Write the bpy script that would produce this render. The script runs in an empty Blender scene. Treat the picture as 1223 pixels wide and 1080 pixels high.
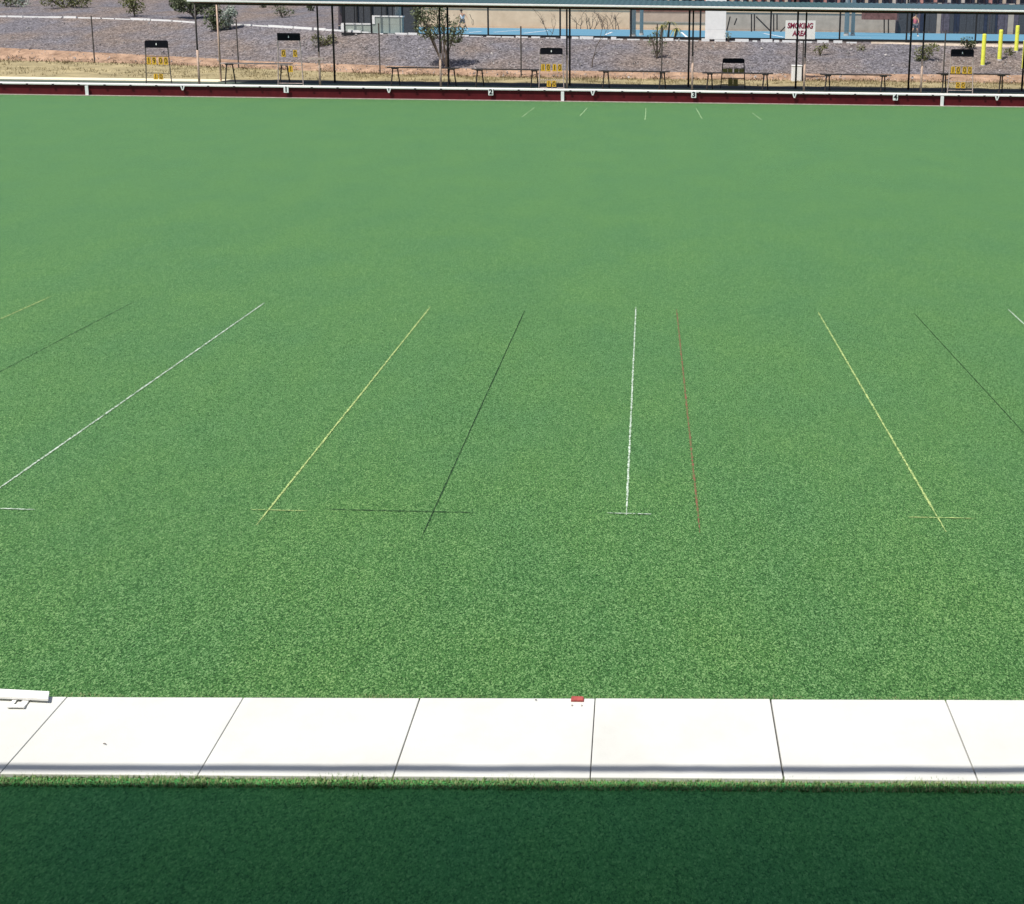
import bpy, bmesh, math, random
from mathutils import Vector, Matrix, noise
random.seed(7)
sc = bpy.context.scene
C = sc.collection
R = math.radians

# ------------------------------------------------------------------ camera
PW, PH = 1223.0, 1080.0            # photograph size
FPX, CX, CY = 1250.0, 777.0, 229.0  # focal length and optical centre of the (cropped) photograph
H = 3.0
TH, RO = R(9.6), 0.0125
F = Vector((0, math.cos(TH), -math.sin(TH)))
U0 = Vector((0, math.sin(TH), math.cos(TH)))
X0 = Vector((1, 0, 0))
RV = X0*math.cos(RO) + U0*math.sin(RO)
UV = U0*math.cos(RO) - X0*math.sin(RO)
CAM = Vector((0, 0, H))
cam = bpy.data.cameras.new('camera')
cam.sensor_width = 36; cam.sensor_fit = 'HORIZONTAL'
cam.lens = 36*FPX/PW
cam.shift_x = (PW/2-CX)/PW
cam.shift_y = (CY-PH/2)/PW
cam.clip_end = 3000; cam.clip_start = 0.05
co = bpy.data.objects.new('camera', cam); C.objects.link(co)
m = Matrix((( RV.x, UV.x, -F.x, 0), (RV.y, UV.y, -F.y, 0), (RV.z, UV.z, -F.z, 0), (0,0,0,1)))
co.matrix_world = Matrix.Translation(CAM) @ m
sc.camera = co

def ray(u, v): return F + RV*((u-CX)/FPX) - UV*((v-CY)/FPX)
def PZ(u, v, z=0.0):
    d = ray(u, v); return CAM + d*((z-H)/d.z)
def PY(u, v, Y):
    d = ray(u, v); return CAM + d*(Y/d.y)
def XV(u, Y, z):                    # x of photo column u at depth Y and height z
    v = 60.0
    for _ in range(6):
        p = PY(u, v, Y); q = PY(u, v+1, Y)
        v += (z-p.z)/(q.z-p.z)
    return PY(u, v, Y).x

# ------------------------------------------------------------------ helpers
def lin(c):
    return tuple(((x/255)/12.92 if x/255 <= .04045 else ((x/255+.055)/1.055)**2.4) for x in c)
def mul(c, k): return tuple(min(1, x*k) for x in c)

def mat(name, col, rough=.8, var=.18, scale=6, detail=5, bump=0.0, bscale=None, col2=None, spec=.3, metal=0.0, dist=.01, lo=.3, hi=.7):
    m = bpy.data.materials.new(name); m.use_nodes = True
    nt = m.node_tree; N = nt.nodes; L = nt.links
    b = N['Principled BSDF']
    b.inputs['Roughness'].default_value = rough
    b.inputs['Metallic'].default_value = metal
    b.inputs['Specular IOR Level'].default_value = spec
    tc = N.new('ShaderNodeTexCoord')
    n1 = N.new('ShaderNodeTexNoise'); n1.inputs['Scale'].default_value = scale; n1.inputs['Detail'].default_value = detail
    n1.inputs['Roughness'].default_value = .65
    L.new(tc.outputs['Object'], n1.inputs['Vector'])
    r = N.new('ShaderNodeValToRGB')
    r.color_ramp.elements[0].position = lo; r.color_ramp.elements[1].position = hi
    r.color_ramp.elements[0].color = (*mul(col, 1-var), 1)
    r.color_ramp.elements[1].color = (*(col2 if col2 else mul(col, 1+var)), 1)
    L.new(n1.outputs['Fac'], r.inputs['Fac']); L.new(r.outputs['Color'], b.inputs['Base Color'])
    if bump:
        n2 = N.new('ShaderNodeTexNoise'); n2.inputs['Scale'].default_value = bscale or scale*3; n2.inputs['Detail'].default_value = 4
        L.new(tc.outputs['Object'], n2.inputs['Vector'])
        bp = N.new('ShaderNodeBump'); bp.inputs['Strength'].default_value = bump; bp.inputs['Distance'].default_value = dist
        L.new(n2.outputs['Fac'], bp.inputs['Height']); L.new(bp.outputs['Normal'], b.inputs['Normal'])
    return m

class MB:
    def __init__(s): s.v = []; s.f = []; s.mi = []
    def face(s, pts, mi=0):
        i = len(s.v); s.v += [tuple(p) for p in pts]; s.f.append(tuple(range(i, i+len(pts)))); s.mi.append(mi)
    def box(s, a, b, mi=0):
        x0,y0,z0 = a; x1,y1,z1 = b; i = len(s.v)
        s.v += [(x0,y0,z0),(x1,y0,z0),(x1,y1,z0),(x0,y1,z0),(x0,y0,z1),(x1,y0,z1),(x1,y1,z1),(x0,y1,z1)]
        for q in ((0,3,2,1),(4,5,6,7),(0,1,5,4),(1,2,6,5),(2,3,7,6),(3,0,4,7)):
            s.f.append(tuple(i+k for k in q)); s.mi.append(mi)
    def hexa(s, p, mi=0):            # eight corners: bottom four, top four
        i = len(s.v); s.v += [tuple(q) for q in p]
        for q in ((0,3,2,1),(4,5,6,7),(0,1,5,4),(1,2,6,5),(2,3,7,6),(3,0,4,7)):
            s.f.append(tuple(i+k for k in q)); s.mi.append(mi)
    def tube(s, pts, rad, n=8, mi=0, cap=True):
        pts = [Vector(p) for p in pts]
        if not hasattr(rad, '__len__'): rad = [rad]*len(pts)
        rings = []
        for k, p in enumerate(pts):
            d = (pts[min(k+1, len(pts)-1)]-pts[max(k-1, 0)]).normalized()
            a = d.cross(Vector((0,0,1)) if abs(d.z) < .9 else Vector((1,0,0))).normalized(); b = d.cross(a)
            i = len(s.v); rings.append(i)
            for j in range(n):
                t = 2*math.pi*j/n
                s.v.append(tuple(p + (a*math.cos(t)+b*math.sin(t))*rad[k]))
        for k in range(len(pts)-1):
            for j in range(n):
                s.f.append((rings[k]+j, rings[k]+(j+1)%n, rings[k+1]+(j+1)%n, rings[k+1]+j)); s.mi.append(mi)
        if cap:
            s.f.append(tuple(rings[0]+j for j in range(n))); s.mi.append(mi)
            s.f.append(tuple(rings[-1]+n-1-j for j in range(n))); s.mi.append(mi)
    def build(s, name, mats, parent=None, smooth=False, bevel=0):
        me = bpy.data.meshes.new(name); me.from_pydata(s.v, [], s.f); me.validate()
        for mm in (mats if isinstance(mats, (list, tuple)) else [mats]): me.materials.append(mm)
        if isinstance(mats, (list, tuple)):
            for p, k in zip(me.polygons, s.mi): p.material_index = k
        bm = bmesh.new(); bm.from_mesh(me); bmesh.ops.recalc_face_normals(bm, faces=bm.faces); bm.to_mesh(me); bm.free()
        if smooth:
            for p in me.polygons: p.use_smooth = True
        o = bpy.data.objects.new(name, me); C.objects.link(o)
        if parent: o.parent = parent
        if bevel:
            md = o.modifiers.new('bevel', 'BEVEL'); md.width = bevel; md.segments = 2; md.limit_method = 'ANGLE'
        return o

def tag(o, label=None, cat=None, group=None, kind=None):
    if label: o['label'] = label
    if cat: o['category'] = cat
    if group: o['group'] = group
    if kind: o['kind'] = kind
    return o
def thing(name, loc, label, cat, group=None, rz=0):
    o = bpy.data.objects.new(name, None); C.objects.link(o); o.location = loc; o.rotation_euler.z = rz
    o.empty_display_size = .2
    return tag(o, label, cat, group)
def copy_tree(o, parent=None):
    c = o.copy(); C.objects.link(c); c.parent = parent
    for ch in list(o.children): copy_tree(ch, c)
    return c
def text_part(name, body, mt, size, loc, parent, bold=.0, shear=0, depth=.003, width=None):
    cu = bpy.data.curves.new(name, 'FONT'); cu.body = body; cu.size = size; cu.align_x = 'CENTER'; cu.align_y = 'CENTER'
    cu.offset = bold; cu.shear = shear; cu.extrude = depth
    t = bpy.data.objects.new('tmp', cu); C.objects.link(t)
    bpy.context.view_layer.update()
    me = bpy.data.meshes.new_from_object(t.evaluated_get(bpy.context.evaluated_depsgraph_get()))
    bpy.data.objects.remove(t)
    xs = [v.co.x for v in me.vertices]
    k = 1 if width is None else width/(max(xs)-min(xs))
    for v in me.vertices: v.co = Vector((v.co.x*k+loc[0], loc[1]-v.co.z, v.co.y+loc[2]))
    me.materials.clear(); me.materials.append(mt)
    o = bpy.data.objects.new(name, me); C.objects.link(o); o.parent = parent
    return o

# ------------------------------------------------------------------ materials
M = {}
def turf_material(name='artificial_turf', stops=((.345,(.008,.037,.007)),(.48,(.043,.130,.032)),(.58,(.070,.178,.049)),(.69,(.20,.335,.135))), fine=1.0, patch=1.0):
    m = bpy.data.materials.new(name); m.use_nodes = True
    nt = m.node_tree; N = nt.nodes; L = nt.links; b = N['Principled BSDF']
    b.inputs['Roughness'].default_value = .75; b.inputs['Specular IOR Level'].default_value = .12
    tc = N.new('ShaderNodeTexCoord')
    mp = N.new('ShaderNodeMapping'); mp.inputs['Scale'].default_value = (1, .68, 1); L.new(tc.outputs['Object'], mp.inputs['Vector'])
    def nz(scale, detail, rough=.6):
        n = N.new('ShaderNodeTexNoise'); n.inputs['Scale'].default_value = scale; n.inputs['Detail'].default_value = detail; n.inputs['Roughness'].default_value = rough
        L.new(mp.outputs['Vector'], n.inputs['Vector']); return n
    def math_(op, a, c):
        n = N.new('ShaderNodeMath'); n.operation = op
        for k, q in enumerate((a, c)):
            if isinstance(q, (int, float)): n.inputs[k].default_value = q
            else: L.new(q, n.inputs[k])
        return n.outputs[0]
    def cells(scale):
        v = N.new('ShaderNodeTexVoronoi'); v.inputs['Scale'].default_value = scale; L.new(mp.outputs['Vector'], v.inputs['Vector'])
        sp = N.new('ShaderNodeSeparateColor'); L.new(v.outputs['Color'], sp.inputs[0]); return sp.outputs[0]
    # fibre tips: random little cells at two sizes, broken up by fine noise
    a = math_('MULTIPLY', cells(260*fine), .42); c = math_('MULTIPLY', cells(150*fine), .46); d = math_('MULTIPLY', nz(90*fine, 5, .85).outputs['Fac'], .70)
    f = math_('ADD', math_('ADD', a, c), d); f = math_('MULTIPLY', f, .633)
    ramp = N.new('ShaderNodeValToRGB'); e = ramp.color_ramp.elements
    e[0].position = stops[0][0]; e[0].color = (*stops[0][1], 1)
    e[1].position = stops[3][0]; e[1].color = (*stops[3][1], 1)
    for q in stops[1:3]:
        k = e.new(q[0]); k.color = (*q[1], 1)
    L.new(f, ramp.inputs['Fac'])
    p = nz(.9, 4)
    pr = N.new('ShaderNodeValToRGB'); pe = pr.color_ramp.elements
    pe[0].position = .35; pe[0].color = (1-.09*patch, 1-.05*patch, 1.0, 1); pe[1].position = .65; pe[1].color = (1+.05*patch, 1+.03*patch, 1-.03*patch, 1)
    L.new(p.outputs['Fac'], pr.inputs['Fac'])
    mx = N.new('ShaderNodeMix'); mx.data_type = 'RGBA'; mx.blend_type = 'MULTIPLY'; mx.inputs[0].default_value = 1
    L.new(ramp.outputs['Color'], mx.inputs[6]); L.new(pr.outputs['Color'], mx.inputs[7])
    L.new(mx.outputs[2], b.inputs['Base Color'])
    b.inputs['Sheen Weight'].default_value = .46; b.inputs['Sheen Roughness'].default_value = .42
    b.inputs['Sheen Tint'].default_value = (.54, 1, .42, 1)
    bp = N.new('ShaderNodeBump'); bp.inputs['Strength'].default_value = .5; bp.inputs['Distance'].default_value = .008
    L.new(f, bp.inputs['Height']); L.new(bp.outputs['Normal'], b.inputs['Normal'])
    return m
M['turf'] = turf_material(fine=1.08, patch=1.3)
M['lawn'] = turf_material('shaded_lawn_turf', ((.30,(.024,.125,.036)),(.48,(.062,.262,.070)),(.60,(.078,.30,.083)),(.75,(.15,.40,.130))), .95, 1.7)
M['blade'] = mat('turf_blade', (.16, .27, .095), .7, .3, 30)
M['blade_dry'] = mat('worn_turf_blade', (.30, .34, .17), .8, .4, 30)
M['concrete'] = mat('pale_concrete', (.60, .603, .568), .85, .07, 2.2, 9, .18, 110, col2=(.65, .655, .628), dist=.003)
M['joint'] = mat('joint_filler', (.09, .085, .08), .9, .4, 20)
M['slab_strip'] = mat('concrete_kerb', (.72, .66, .47), .9, .12, 4)
M['walk'] = mat('green_walkway', (.075, .095, .070), .9, .25, 8)
M['floor'] = mat('shade_dark_floor', (.022, .021, .020), .9, .4, 6)
M['soil'] = mat('far_ground', (.22, .17, .12), .95, .3, .2)
M['dry'] = mat('dry_grass', (.30, .245, .125), .95, .40, 1.3, 8, .5, 12, col2=(.41, .34, .185), dist=.04)
M['dirt'] = mat('red_dirt', (.31, .185, .115), .95, .50, 1.5, 9, .6, 9, col2=(.48, .32, .215), dist=.06)
M['sand'] = mat('pale_sand', (.46, .37, .28), .95, .25, 2.5, 7, .4, 14, col2=(.58, .49, .39), dist=.03)
M['step_shade'] = mat('step_shade_tuft', (.15, .105, .06), .95, .4, 4)  # brown that stands in for shade at a low step
M['maroon'] = mat('maroon_board', (.080, .0075, .011), .6, .2, 3, col2=(.105, .010, .014), spec=.15)
M['white'] = mat('white_paint', (.80, .80, .785), .5, .05, 5)
M['cream'] = mat('cap_paint', (.84, .81, .785), .6, .05, 5)
M['black'] = mat('black_paint', (.006, .006, .010), .6, .25, 8, spec=.1)
M['dark'] = mat('dark_steel', (.030, .024, .022), .5, .3, 8)
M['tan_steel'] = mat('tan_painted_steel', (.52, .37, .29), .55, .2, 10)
M['brownwood'] = mat('dark_brown_wood', (.13, .10, .085), .8, .35, 14)
M['plank'] = mat('grey_pink_plank', (.42, .34, .31), .8, .3, 9)
M['yellow'] = mat('yellow_tile', (.60, .36, .03), .6, .35, 22)
M['digit'] = mat('faded_digit', (.075, .045, .012), .7, .3, 20)
M['olive'] = mat('shaded_card', (.16, .13, .03), .6, .25, 12)  # number cards with the shelter's shade put into their colour
M['bollard'] = mat('yellow_bollard', (.78, .80, .10), .5, .1, 10)
M['redplastic'] = mat('red_plastic', (.36, .085, .075), .7, .25, 30, spec=.15)
M['letter'] = mat('maroon_lettering', (.23, .012, .05), .6, .1, 10)
M['galv'] = mat('galvanised_steel', (.43, .41, .38), .6, .15, 10)
M['post_dull'] = mat('fence_post', (.075, .068, .062), .7, .3, 10)
M['post_black'] = mat('court_fence_post', (.014, .015, .017), .6, .3, 10)
M['blue'] = mat('court_blue', (.095, .230, .325), .7, .08, .6, col2=(.105, .255, .355))
M['limestone'] = mat('limestone_wall', (.70, .50, .33), .9, .16, .7, 6, col2=(.80, .60, .41))
M['render'] = mat('grey_green_render', (.33, .37, .33), .85, .1, 3)
M['taupe'] = mat('taupe_render', (.40, .34, .28), .9, .15, 2)
M['brick'] = mat('brown_brick', (.17, .085, .075), .9, .35, 4)
M['navy'] = mat('navy_cladding', (.025, .032, .055), .6, .4, 3)
M['plum'] = mat('dark_plum_cladding', (.10, .085, .105), .7, .4, 5)
M['rose'] = mat('rose_brick', (.38, .20, .18), .9, .25, 3)
M['charcoal'] = mat('charcoal_screen', (.060, .063, .070), .8, .35, 14)
M['pinkfascia'] = mat('pink_fascia', (.32, .10, .10), .6, .3, 1)
M['trunk'] = mat('grey_bark', (.12, .095, .075), .9, .4, 20)
M['leaf'] = mat('grey_green_leaf', (.105, .135, .070), .7, .45, 2.0, col2=(.19, .22, .125))
M['leaf_silver'] = mat('silver_leaf', (.26, .31, .25), .7, .3, 3.0, col2=(.36, .42, .35))
M['leaf_dark'] = mat('dark_green_leaf', (.060, .090, .040), .7, .45, 2.0, col2=(.12, .15, .06))
M['leaf_olive'] = mat('olive_leaf', (.13, .15, .045), .7, .4, 2.0, col2=(.20, .21, .08))
M['frond'] = mat('yellow_green_frond', (.34, .31, .09), .7, .35, 4)
M['skin'] = mat('skin', (.42, .25, .17), .6, .08, 8)
M['hair'] = mat('dark_hair', (.02, .014, .012), .6, .3, 20)
M['shirt_white'] = mat('white_shirt', (.72, .73, .75), .8, .06, 8)
M['shirt_pink'] = mat('pink_red_shirt', (.60, .16, .20), .8, .15, 8)
M['shorts'] = mat('grey_shorts', (.10, .11, .13), .8, .2, 8)
M['stone'] = mat('loose_stone', (.30, .285, .28), .9, .4, 2, col2=(.50, .47, .45))

def roof_material():
    m = mat('teal_roof', (.046, .100, .098), .8, .15, .25, col2=(.055, .092, .118), spec=.1); return m
M['roof'] = roof_material()

def gravel_material():
    m = bpy.data.materials.new('gravel'); m.use_nodes = True
    nt = m.node_tree; N = nt.nodes; L = nt.links; b = N['Principled BSDF']
    b.inputs['Roughness'].default_value = .9; b.inputs['Specular IOR Level'].default_value = .12
    tc = N.new('ShaderNodeTexCoord')
    vo = N.new('ShaderNodeTexVoronoi'); vo.inputs['Scale'].default_value = 15; L.new(tc.outputs['Object'], vo.inputs['Vector'])
    sep = N.new('ShaderNodeSeparateColor'); L.new(vo.outputs['Color'], sep.inputs[0])
    ramp = N.new('ShaderNodeValToRGB'); e = ramp.color_ramp.elements
    e[0].position = .0; e[0].color = (.075, .066, .064, 1); e[1].position = 1; e[1].color = (.25, .225, .22, 1)
    k = e.new(.55); k.color = (.140, .125, .123, 1)
    L.new(sep.outputs[0], ramp.inputs['Fac'])
    n = N.new('ShaderNodeTexNoise'); n.inputs['Scale'].default_value = .35; n.inputs['Detail'].default_value = 5; L.new(tc.outputs['Object'], n.inputs['Vector'])
    r2 = N.new('ShaderNodeValToRGB'); e = r2.color_ramp.elements
    e[0].position = .38; e[0].color = (.90, .95, 1.06, 1); e[1].position = .62; e[1].color = (1.10, 1.0, .90, 1)
    L.new(n.outputs['Fac'], r2.inputs['Fac'])
    mx = N.new('ShaderNodeMix'); mx.data_type = 'RGBA'; mx.blend_type = 'MULTIPLY'; mx.inputs[0].default_value = 1
    L.new(ramp.outputs['Color'], mx.inputs[6]); L.new(r2.outputs['Color'], mx.inputs[7]); L.new(mx.outputs[2], b.inputs['Base Color'])
    bp = N.new('ShaderNodeBump'); bp.inputs['Strength'].default_value = .9; bp.inputs['Distance'].default_value = .022
    v2 = N.new('ShaderNodeTexVoronoi'); v2.inputs['Scale'].default_value = 15; L.new(tc.outputs['Object'], v2.inputs['Vector'])
    L.new(v2.outputs['Distance'], bp.inputs['Height']); L.new(bp.outputs['Normal'], b.inputs['Normal'])
    return m
M['gravel'] = gravel_material()

def line_material(name, col, lo, hi):
    return mat(name, (.064, .165, .048), .8, .1, 75, 4, .3, 110, col2=col, dist=.006, lo=lo, hi=hi)
M['line_white'] = line_material('white_line', (.55, .64, .54), .38, .58)
M['line_yellow'] = line_material('yellow_line', (.42, .52, .19), .37, .56)
M['line_black'] = line_material('black_line', (.008, .030, .010), .34, .52)
M['line_red'] = line_material('faded_red_line', (.25, .062, .055), .40, .63)
M['line_trace'] = line_material('faint_red_line', (.20, .11, .06), .52, .72)
M['line_faint'] = line_material('faint_pale_line', (.26, .40, .20), .30, .55)

# ------------------------------------------------------------------ light
sky_w = bpy.data.worlds.new('World'); sc.world = sky_w; sky_w.use_nodes = True
nt = sky_w.node_tree; bg = nt.nodes['Background']
st = nt.nodes.new('ShaderNodeTexSky'); st.sky_type = 'NISHITA'; st.sun_disc = False
SDX, SDY = .36, .35                 # the shadow's run to the right and away, per metre of height
elev = math.atan(1/math.hypot(SDX, SDY))
st.sun_elevation = elev; st.sun_rotation = math.atan2(-SDX, -SDY)
st.air_density = .75; st.dust_density = 2.0; st.ozone_density = .6
nt.links.new(st.outputs[0], bg.inputs[0]); bg.inputs[1].default_value = .12
sun = bpy.data.lights.new('sun', 'SUN'); sun.energy = 4.2; sun.angle = R(.4); sun.color = (1, .955, .88)
so = bpy.data.objects.new('sun', sun); C.objects.link(so)
so.rotation_euler = Vector((SDX, SDY, -1)).to_track_quat('-Z', 'Y').to_euler(); so.location = (-8, -5, 25)
sc.view_settings.view_transform = 'Standard'; sc.view_settings.look = 'None'; sc.view_settings.gamma = 1
sc.view_settings.exposure = .30

# ------------------------------------------------------------------ key distances
A0, A1 = PZ(0, 113.0), PZ(1223, 128.2)
YB = (A0.y+A1.y)/2                   # foot of the far bank
BANK_Y = YB
# near path corners (far edge and near edge)
fa, fb = PZ(80, 834.5), PZ(1129, 838.0)
na, nb = PZ(0, 926.5), PZ(1168, 934.5)
def yfar(x): return fa.y + (fb.y-fa.y)*(x-fa.x)/(fb.x-fa.x)
def ynear(x): return na.y + (nb.y-na.y)*(x-na.x)/(nb.x-na.x)
GZ = .40                             # level of the surround behind the far bank
print('YB', YB, A0, A1, 'path', fa, na, fb, nb)

# ------------------------------------------------------------------ setting: green, lawn, path, ground
b = MB(); b.face([(-1500,-600,-.30),(1500,-600,-.30),(1500,2500,-.30),(-1500,2500,-.30)])
tag(b.build('ground', M['soil']), kind='structure')
b = MB(); nx, ny = 24, 30
b.face([(-40, yfar(-40)+.01, 0), (40, yfar(40)+.01, 0), (40, YB+.5, 0), (-40, YB+.5, 0)])
tag(b.build('bowling_green', M['turf']), kind='structure')
b = MB(); b.face([(-30, -6, -.004), (30, -6, -.004), (30, ynear(30)-.004, -.004), (-30, ynear(-30)-.004, -.004)])
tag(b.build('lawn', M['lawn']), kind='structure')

# path: slabs with open joints over a dark bed
joints_top = [(80,835),(291,835),(502,834.5),(711,835),(920,836),(1129,838)]
joints_bot = [(0,926),(237,926.5),(470,928),(705,930),(936,932),(1168,934.5)]
jt = [PZ(*q).x for q in joints_top]; jb = [PZ(*q).x for q in joints_bot]
wt = (jt[-1]-jt[0])/5; wb = (jb[-1]-jb[0])/5
jt = [jt[0]-wt*k for k in range(10, 0, -1)]+jt+[jt[-1]+wt*k for k in range(1, 11)]
jb = [jb[0]-wb*k for k in range(10, 0, -1)]+jb+[jb[-1]+wb*k for k in range(1, 11)]
b = MB(); b.face([(jt[0]-1, yfar(jt[0])+.003, -.012), (jt[-1]+1, yfar(jt[-1])+.003, -.012), (jb[-1]+1, ynear(jb[-1])-.003, -.012), (jb[0]-1, ynear(jb[0])-.003, -.012)])
tag(b.build('path_bed', M['joint']), kind='structure')
b = MB()
gaps = [.0016, .0017, .0026, .0019, .0036, .0028]
for k in range(len(jt)-1):
    g0 = gaps[(k-10) % 6]; g1 = gaps[(k-9) % 6]
    x0t, x1t, x0b, x1b = jt[k]+g0, jt[k+1]-g1, jb[k]+g0, jb[k+1]-g1
    z = .010+random.uniform(-.0015, .0015)
    b.hexa([(x0b, ynear(x0b), -.05), (x1b, ynear(x1b), -.05), (x1t, yfar(x1t), -.05), (x0t, yfar(x0t), -.05),
            (x0b, ynear(x0b), z), (x1b, ynear(x1b), z), (x1t, yfar(x1t), z), (x0t, yfar(x0t), z)])
tag(b.build('path', M['concrete'], bevel=.003), kind='structure')

# turf tufts along both path edges
def tufts(name, edge, side, n, mats, hmin, hmax, spread, x0, x1):
    b = MB(); rnd = random.Random(n)
    for i in range(n):
        x = rnd.uniform(x0, x1); y = edge(x)+side*rnd.uniform(-.006, spread)
        h = rnd.uniform(hmin, hmax)*(.7+.6*noise.noise(Vector((x*3, 5, n)))); a = rnd.uniform(0, 6.28); w = rnd.uniform(.0015, .003)
        lx, ly = math.cos(a)*h*.7, math.sin(a)*h*.7
        p, q = Vector((math.sin(a)*w, -math.cos(a)*w, 0)), Vector((x, y, -.004))
        b.face([q-p, q+p, q+Vector((lx, ly, h))], 1 if rnd.random() < .3 else 0)
    return tag(b.build(name, mats), kind='stuff')
tag(tufts('turf_edge_fibres', yfar, 1, 9000, [M['blade'], M['blade_dry']], .006, .016, .03, -4.5, 3), 'frayed turf fibres along the far edge of the white path', 'turf')
tag(tufts('lawn_edge_fibres', ynear, -1, 16000, [M['blade'], M['blade_dry']], .010, .026, .055, -4.5, 3), 'frayed turf fibres along the shaded lawn edge of the white path', 'turf')

# ------------------------------------------------------------------ rink lines in the turf
def strip(b, p, q, w, rnd, step=.05, fade0=0, fade1=0):
    p, q = Vector(p), Vector(q); d = (q-p); L = d.length; d.normalize(); s = Vector((-d.y, d.x, 0))
    n = max(3, int(L/step)); i0 = len(b.v)
    for k in range(n+1):
        t = L*k/n; f = 1
        if fade0 and t < fade0: f = .35+.65*t/fade0
        if fade1 and L-t < fade1: f = min(f, .35+.65*(L-t)/fade1)
        ww = w*f*rnd.uniform(.55, 1.35)/2; o = rnd.uniform(-.12, .12)*w
        b.v += [tuple(p+d*t-s*(ww-o)), tuple(p+d*t+s*(ww+o))]
    for k in range(n):
        b.f.append((i0+2*k, i0+2*k+2, i0+2*k+3, i0+2*k+1)); b.mi.append(0)
def lift(p, z=.004): return Vector((p.x, p.y, z))
lines = [
 # name-colour, near end, far end, width, cross bar ends (or None), skip, label
 ('white', (748, 616), (759.5, 367), .0125, ((725, 613.5), (778, 615)), .03, 'bright white centre line with a short white crossbar, nearest the middle of the turf'),
 ('white', (-30, 604), (316, 362), .0145, ((-10, 608), (42, 609.5)), .03, 'long white line on the turf, the leftmost of the bright white lines'),
 ('white', (1500, 640), (1204, 370), .0145, None, .03, 'white line entering the turf at the right edge of the photo'),
 ('yellow', (306, 628), (514, 367), .0135, ((300, 609.5), (368, 611)), .10, 'pale yellow line with thin crossbar, left of the black line on the turf'),
 ('yellow', (1130, 636), (977, 373), .0135, ((1085, 618.5), (1165, 620)), .10, 'pale yellow line with thin crossbar, right of the faded red line'),
 ('yellow', (-180, 462), (61, 354.5), .013, None, .12, 'short pale yellow line at the far left edge of the turf'),
 ('black', (503, 643), (627, 371), .008, ((388, 609), (568, 613)), .10, 'thin black line with a long black crossbar, left of the middle white line'),
 ('black', (1300, 602), (1092, 375), .008, None, .12, 'thin black line slanting off the right edge of the turf'),
 ('black', (-30, 460), (160, 361), .007, None, .22, 'faint black line at upper left of the turf'),
 ('red', (836, 637), (808, 370), .0135, None, .12, 'faded red line just right of the middle white line'),
 ('white', (623.5, 140), (638.5, 128.5), .030, None, .05, 'tiny pale line at far end of turf, leftmost of five below the maroon bank'),
 ('yellow', (692.5, 139), (701.5, 129), .030, None, .05, 'tiny pale line at far end of turf, second of five from the left'),
 ('white', (770.5, 143.5), (771.5, 129.5), .030, None, .05, 'tiny upright pale line at far end of turf, middle one of five'),
 ('yellow', (838.5, 142), (831.5, 130), .030, None, .05, 'tiny pale line at far end of turf, just below the number 3 plate'),
 ('white', (909.5, 143.5), (898.5, 135), .030, None, .05, 'tiny pale line at far end of turf, rightmost of five below the maroon bank'),
]
rl = random.Random(3)
for col, a, c, w, bar, skip, lab in lines:
    pa, pc = lift(PZ(*a)), lift(PZ(*c))
    t = thing('rink_line', (pa.x, pa.y, 0), lab, 'line', 'centre lines marked on the bowling green')
    off = Vector((pa.x, pa.y, 0))
    b = MB(); strip(b, pa-off, pc-off, w, rl, .025 if w < .02 else .3, .3 if w < .02 else 0, .15 if w < .02 else 0)
    lm = M['line_trace' if skip > .5 else 'line_faint' if w > .02 else 'line_'+col]
    b.build('stripe', lm, t)
    if bar:
        p, q = lift(PZ(*bar[0]), .0055)-off, lift(PZ(*bar[1]), .0055)-off
        b = MB(); strip(b, p, q, .010 if col == 'white' else .0085 if col == 'yellow' else .0065, rl, .02, .05, .05)
        b.build('crossbar', M['line_'+col], t)

# ------------------------------------------------------------------ near bits on the path
# white plank on a bent flat-bar bracket
pz = .036
pa, pb_ = PZ(59, 825.5, pz), PZ(57.5, 834.5, pz)
pl, pm = PZ(0, 822.5, pz), PZ(0, 831.8, pz)
dx = (pa-pl); dx.z = 0; dx.normalize(); dy = Vector((-dx.y, dx.x, 0)); wid = (pa-pb_).length
o = Vector((pb_.x, pb_.y, 0))
t = thing('scraper_plank', (pb_.x, pb_.y, 0), 'white painted plank raised on flat bracket feet at the left edge', 'plank')
b = MB()
def bx(p, L, W, z0, z1, b):
    c = [p, p+dx*L, p+dx*L+dy*W, p+dy*W]
    b.hexa([Vector((q.x, q.y, z0)) for q in c]+[Vector((q.x, q.y, z1)) for q in c])
c = [Vector((0,0,0))-dx*1.9, Vector((0,0,0)), pa-o, (pa-o)-dx*1.9]
b.hexa([Vector((q.x, q.y, pz-.013)) for q in c]+[Vector((q.x, q.y, pz)) for q in c]); b.build('plank', M['white'], t, bevel=.002)
def path_pt(u, v): return PZ(u, v, .0125)-o
for k, (q0, q1, q2, q3) in enumerate([((18,833.5),(23,833.5),(13.5,846),(8.5,846)), ((29.5,833.5),(36.5,834.5),(29,846.3),(21.5,846))]):
    b = MB(); c = [path_pt(*q3), path_pt(*q2), path_pt(*q1), path_pt(*q0)]
    c[3].y += .02; c[2].y += .02
    b.hexa([Vector((q.x, q.y, .0125)) for q in c]+[Vector((q.x, q.y, .019)) for q in c])
    xm = (c[2].x+c[3].x)/2; ym = c[2].y
    b.box((xm-.012, ym-.016, .0195), (xm+.012, ym-.003, pz-.0135)); b.build('foot', M['white'], t)
b = MB(); c = [path_pt(8.5,847), path_pt(29,847.2), path_pt(30.3,844), path_pt(10,844)]
b.hexa([Vector((q.x, q.y, .0195)) for q in c]+[Vector((q.x, q.y, .023)) for q in c]); b.build('cross_strap', M['white'], t)
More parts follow.
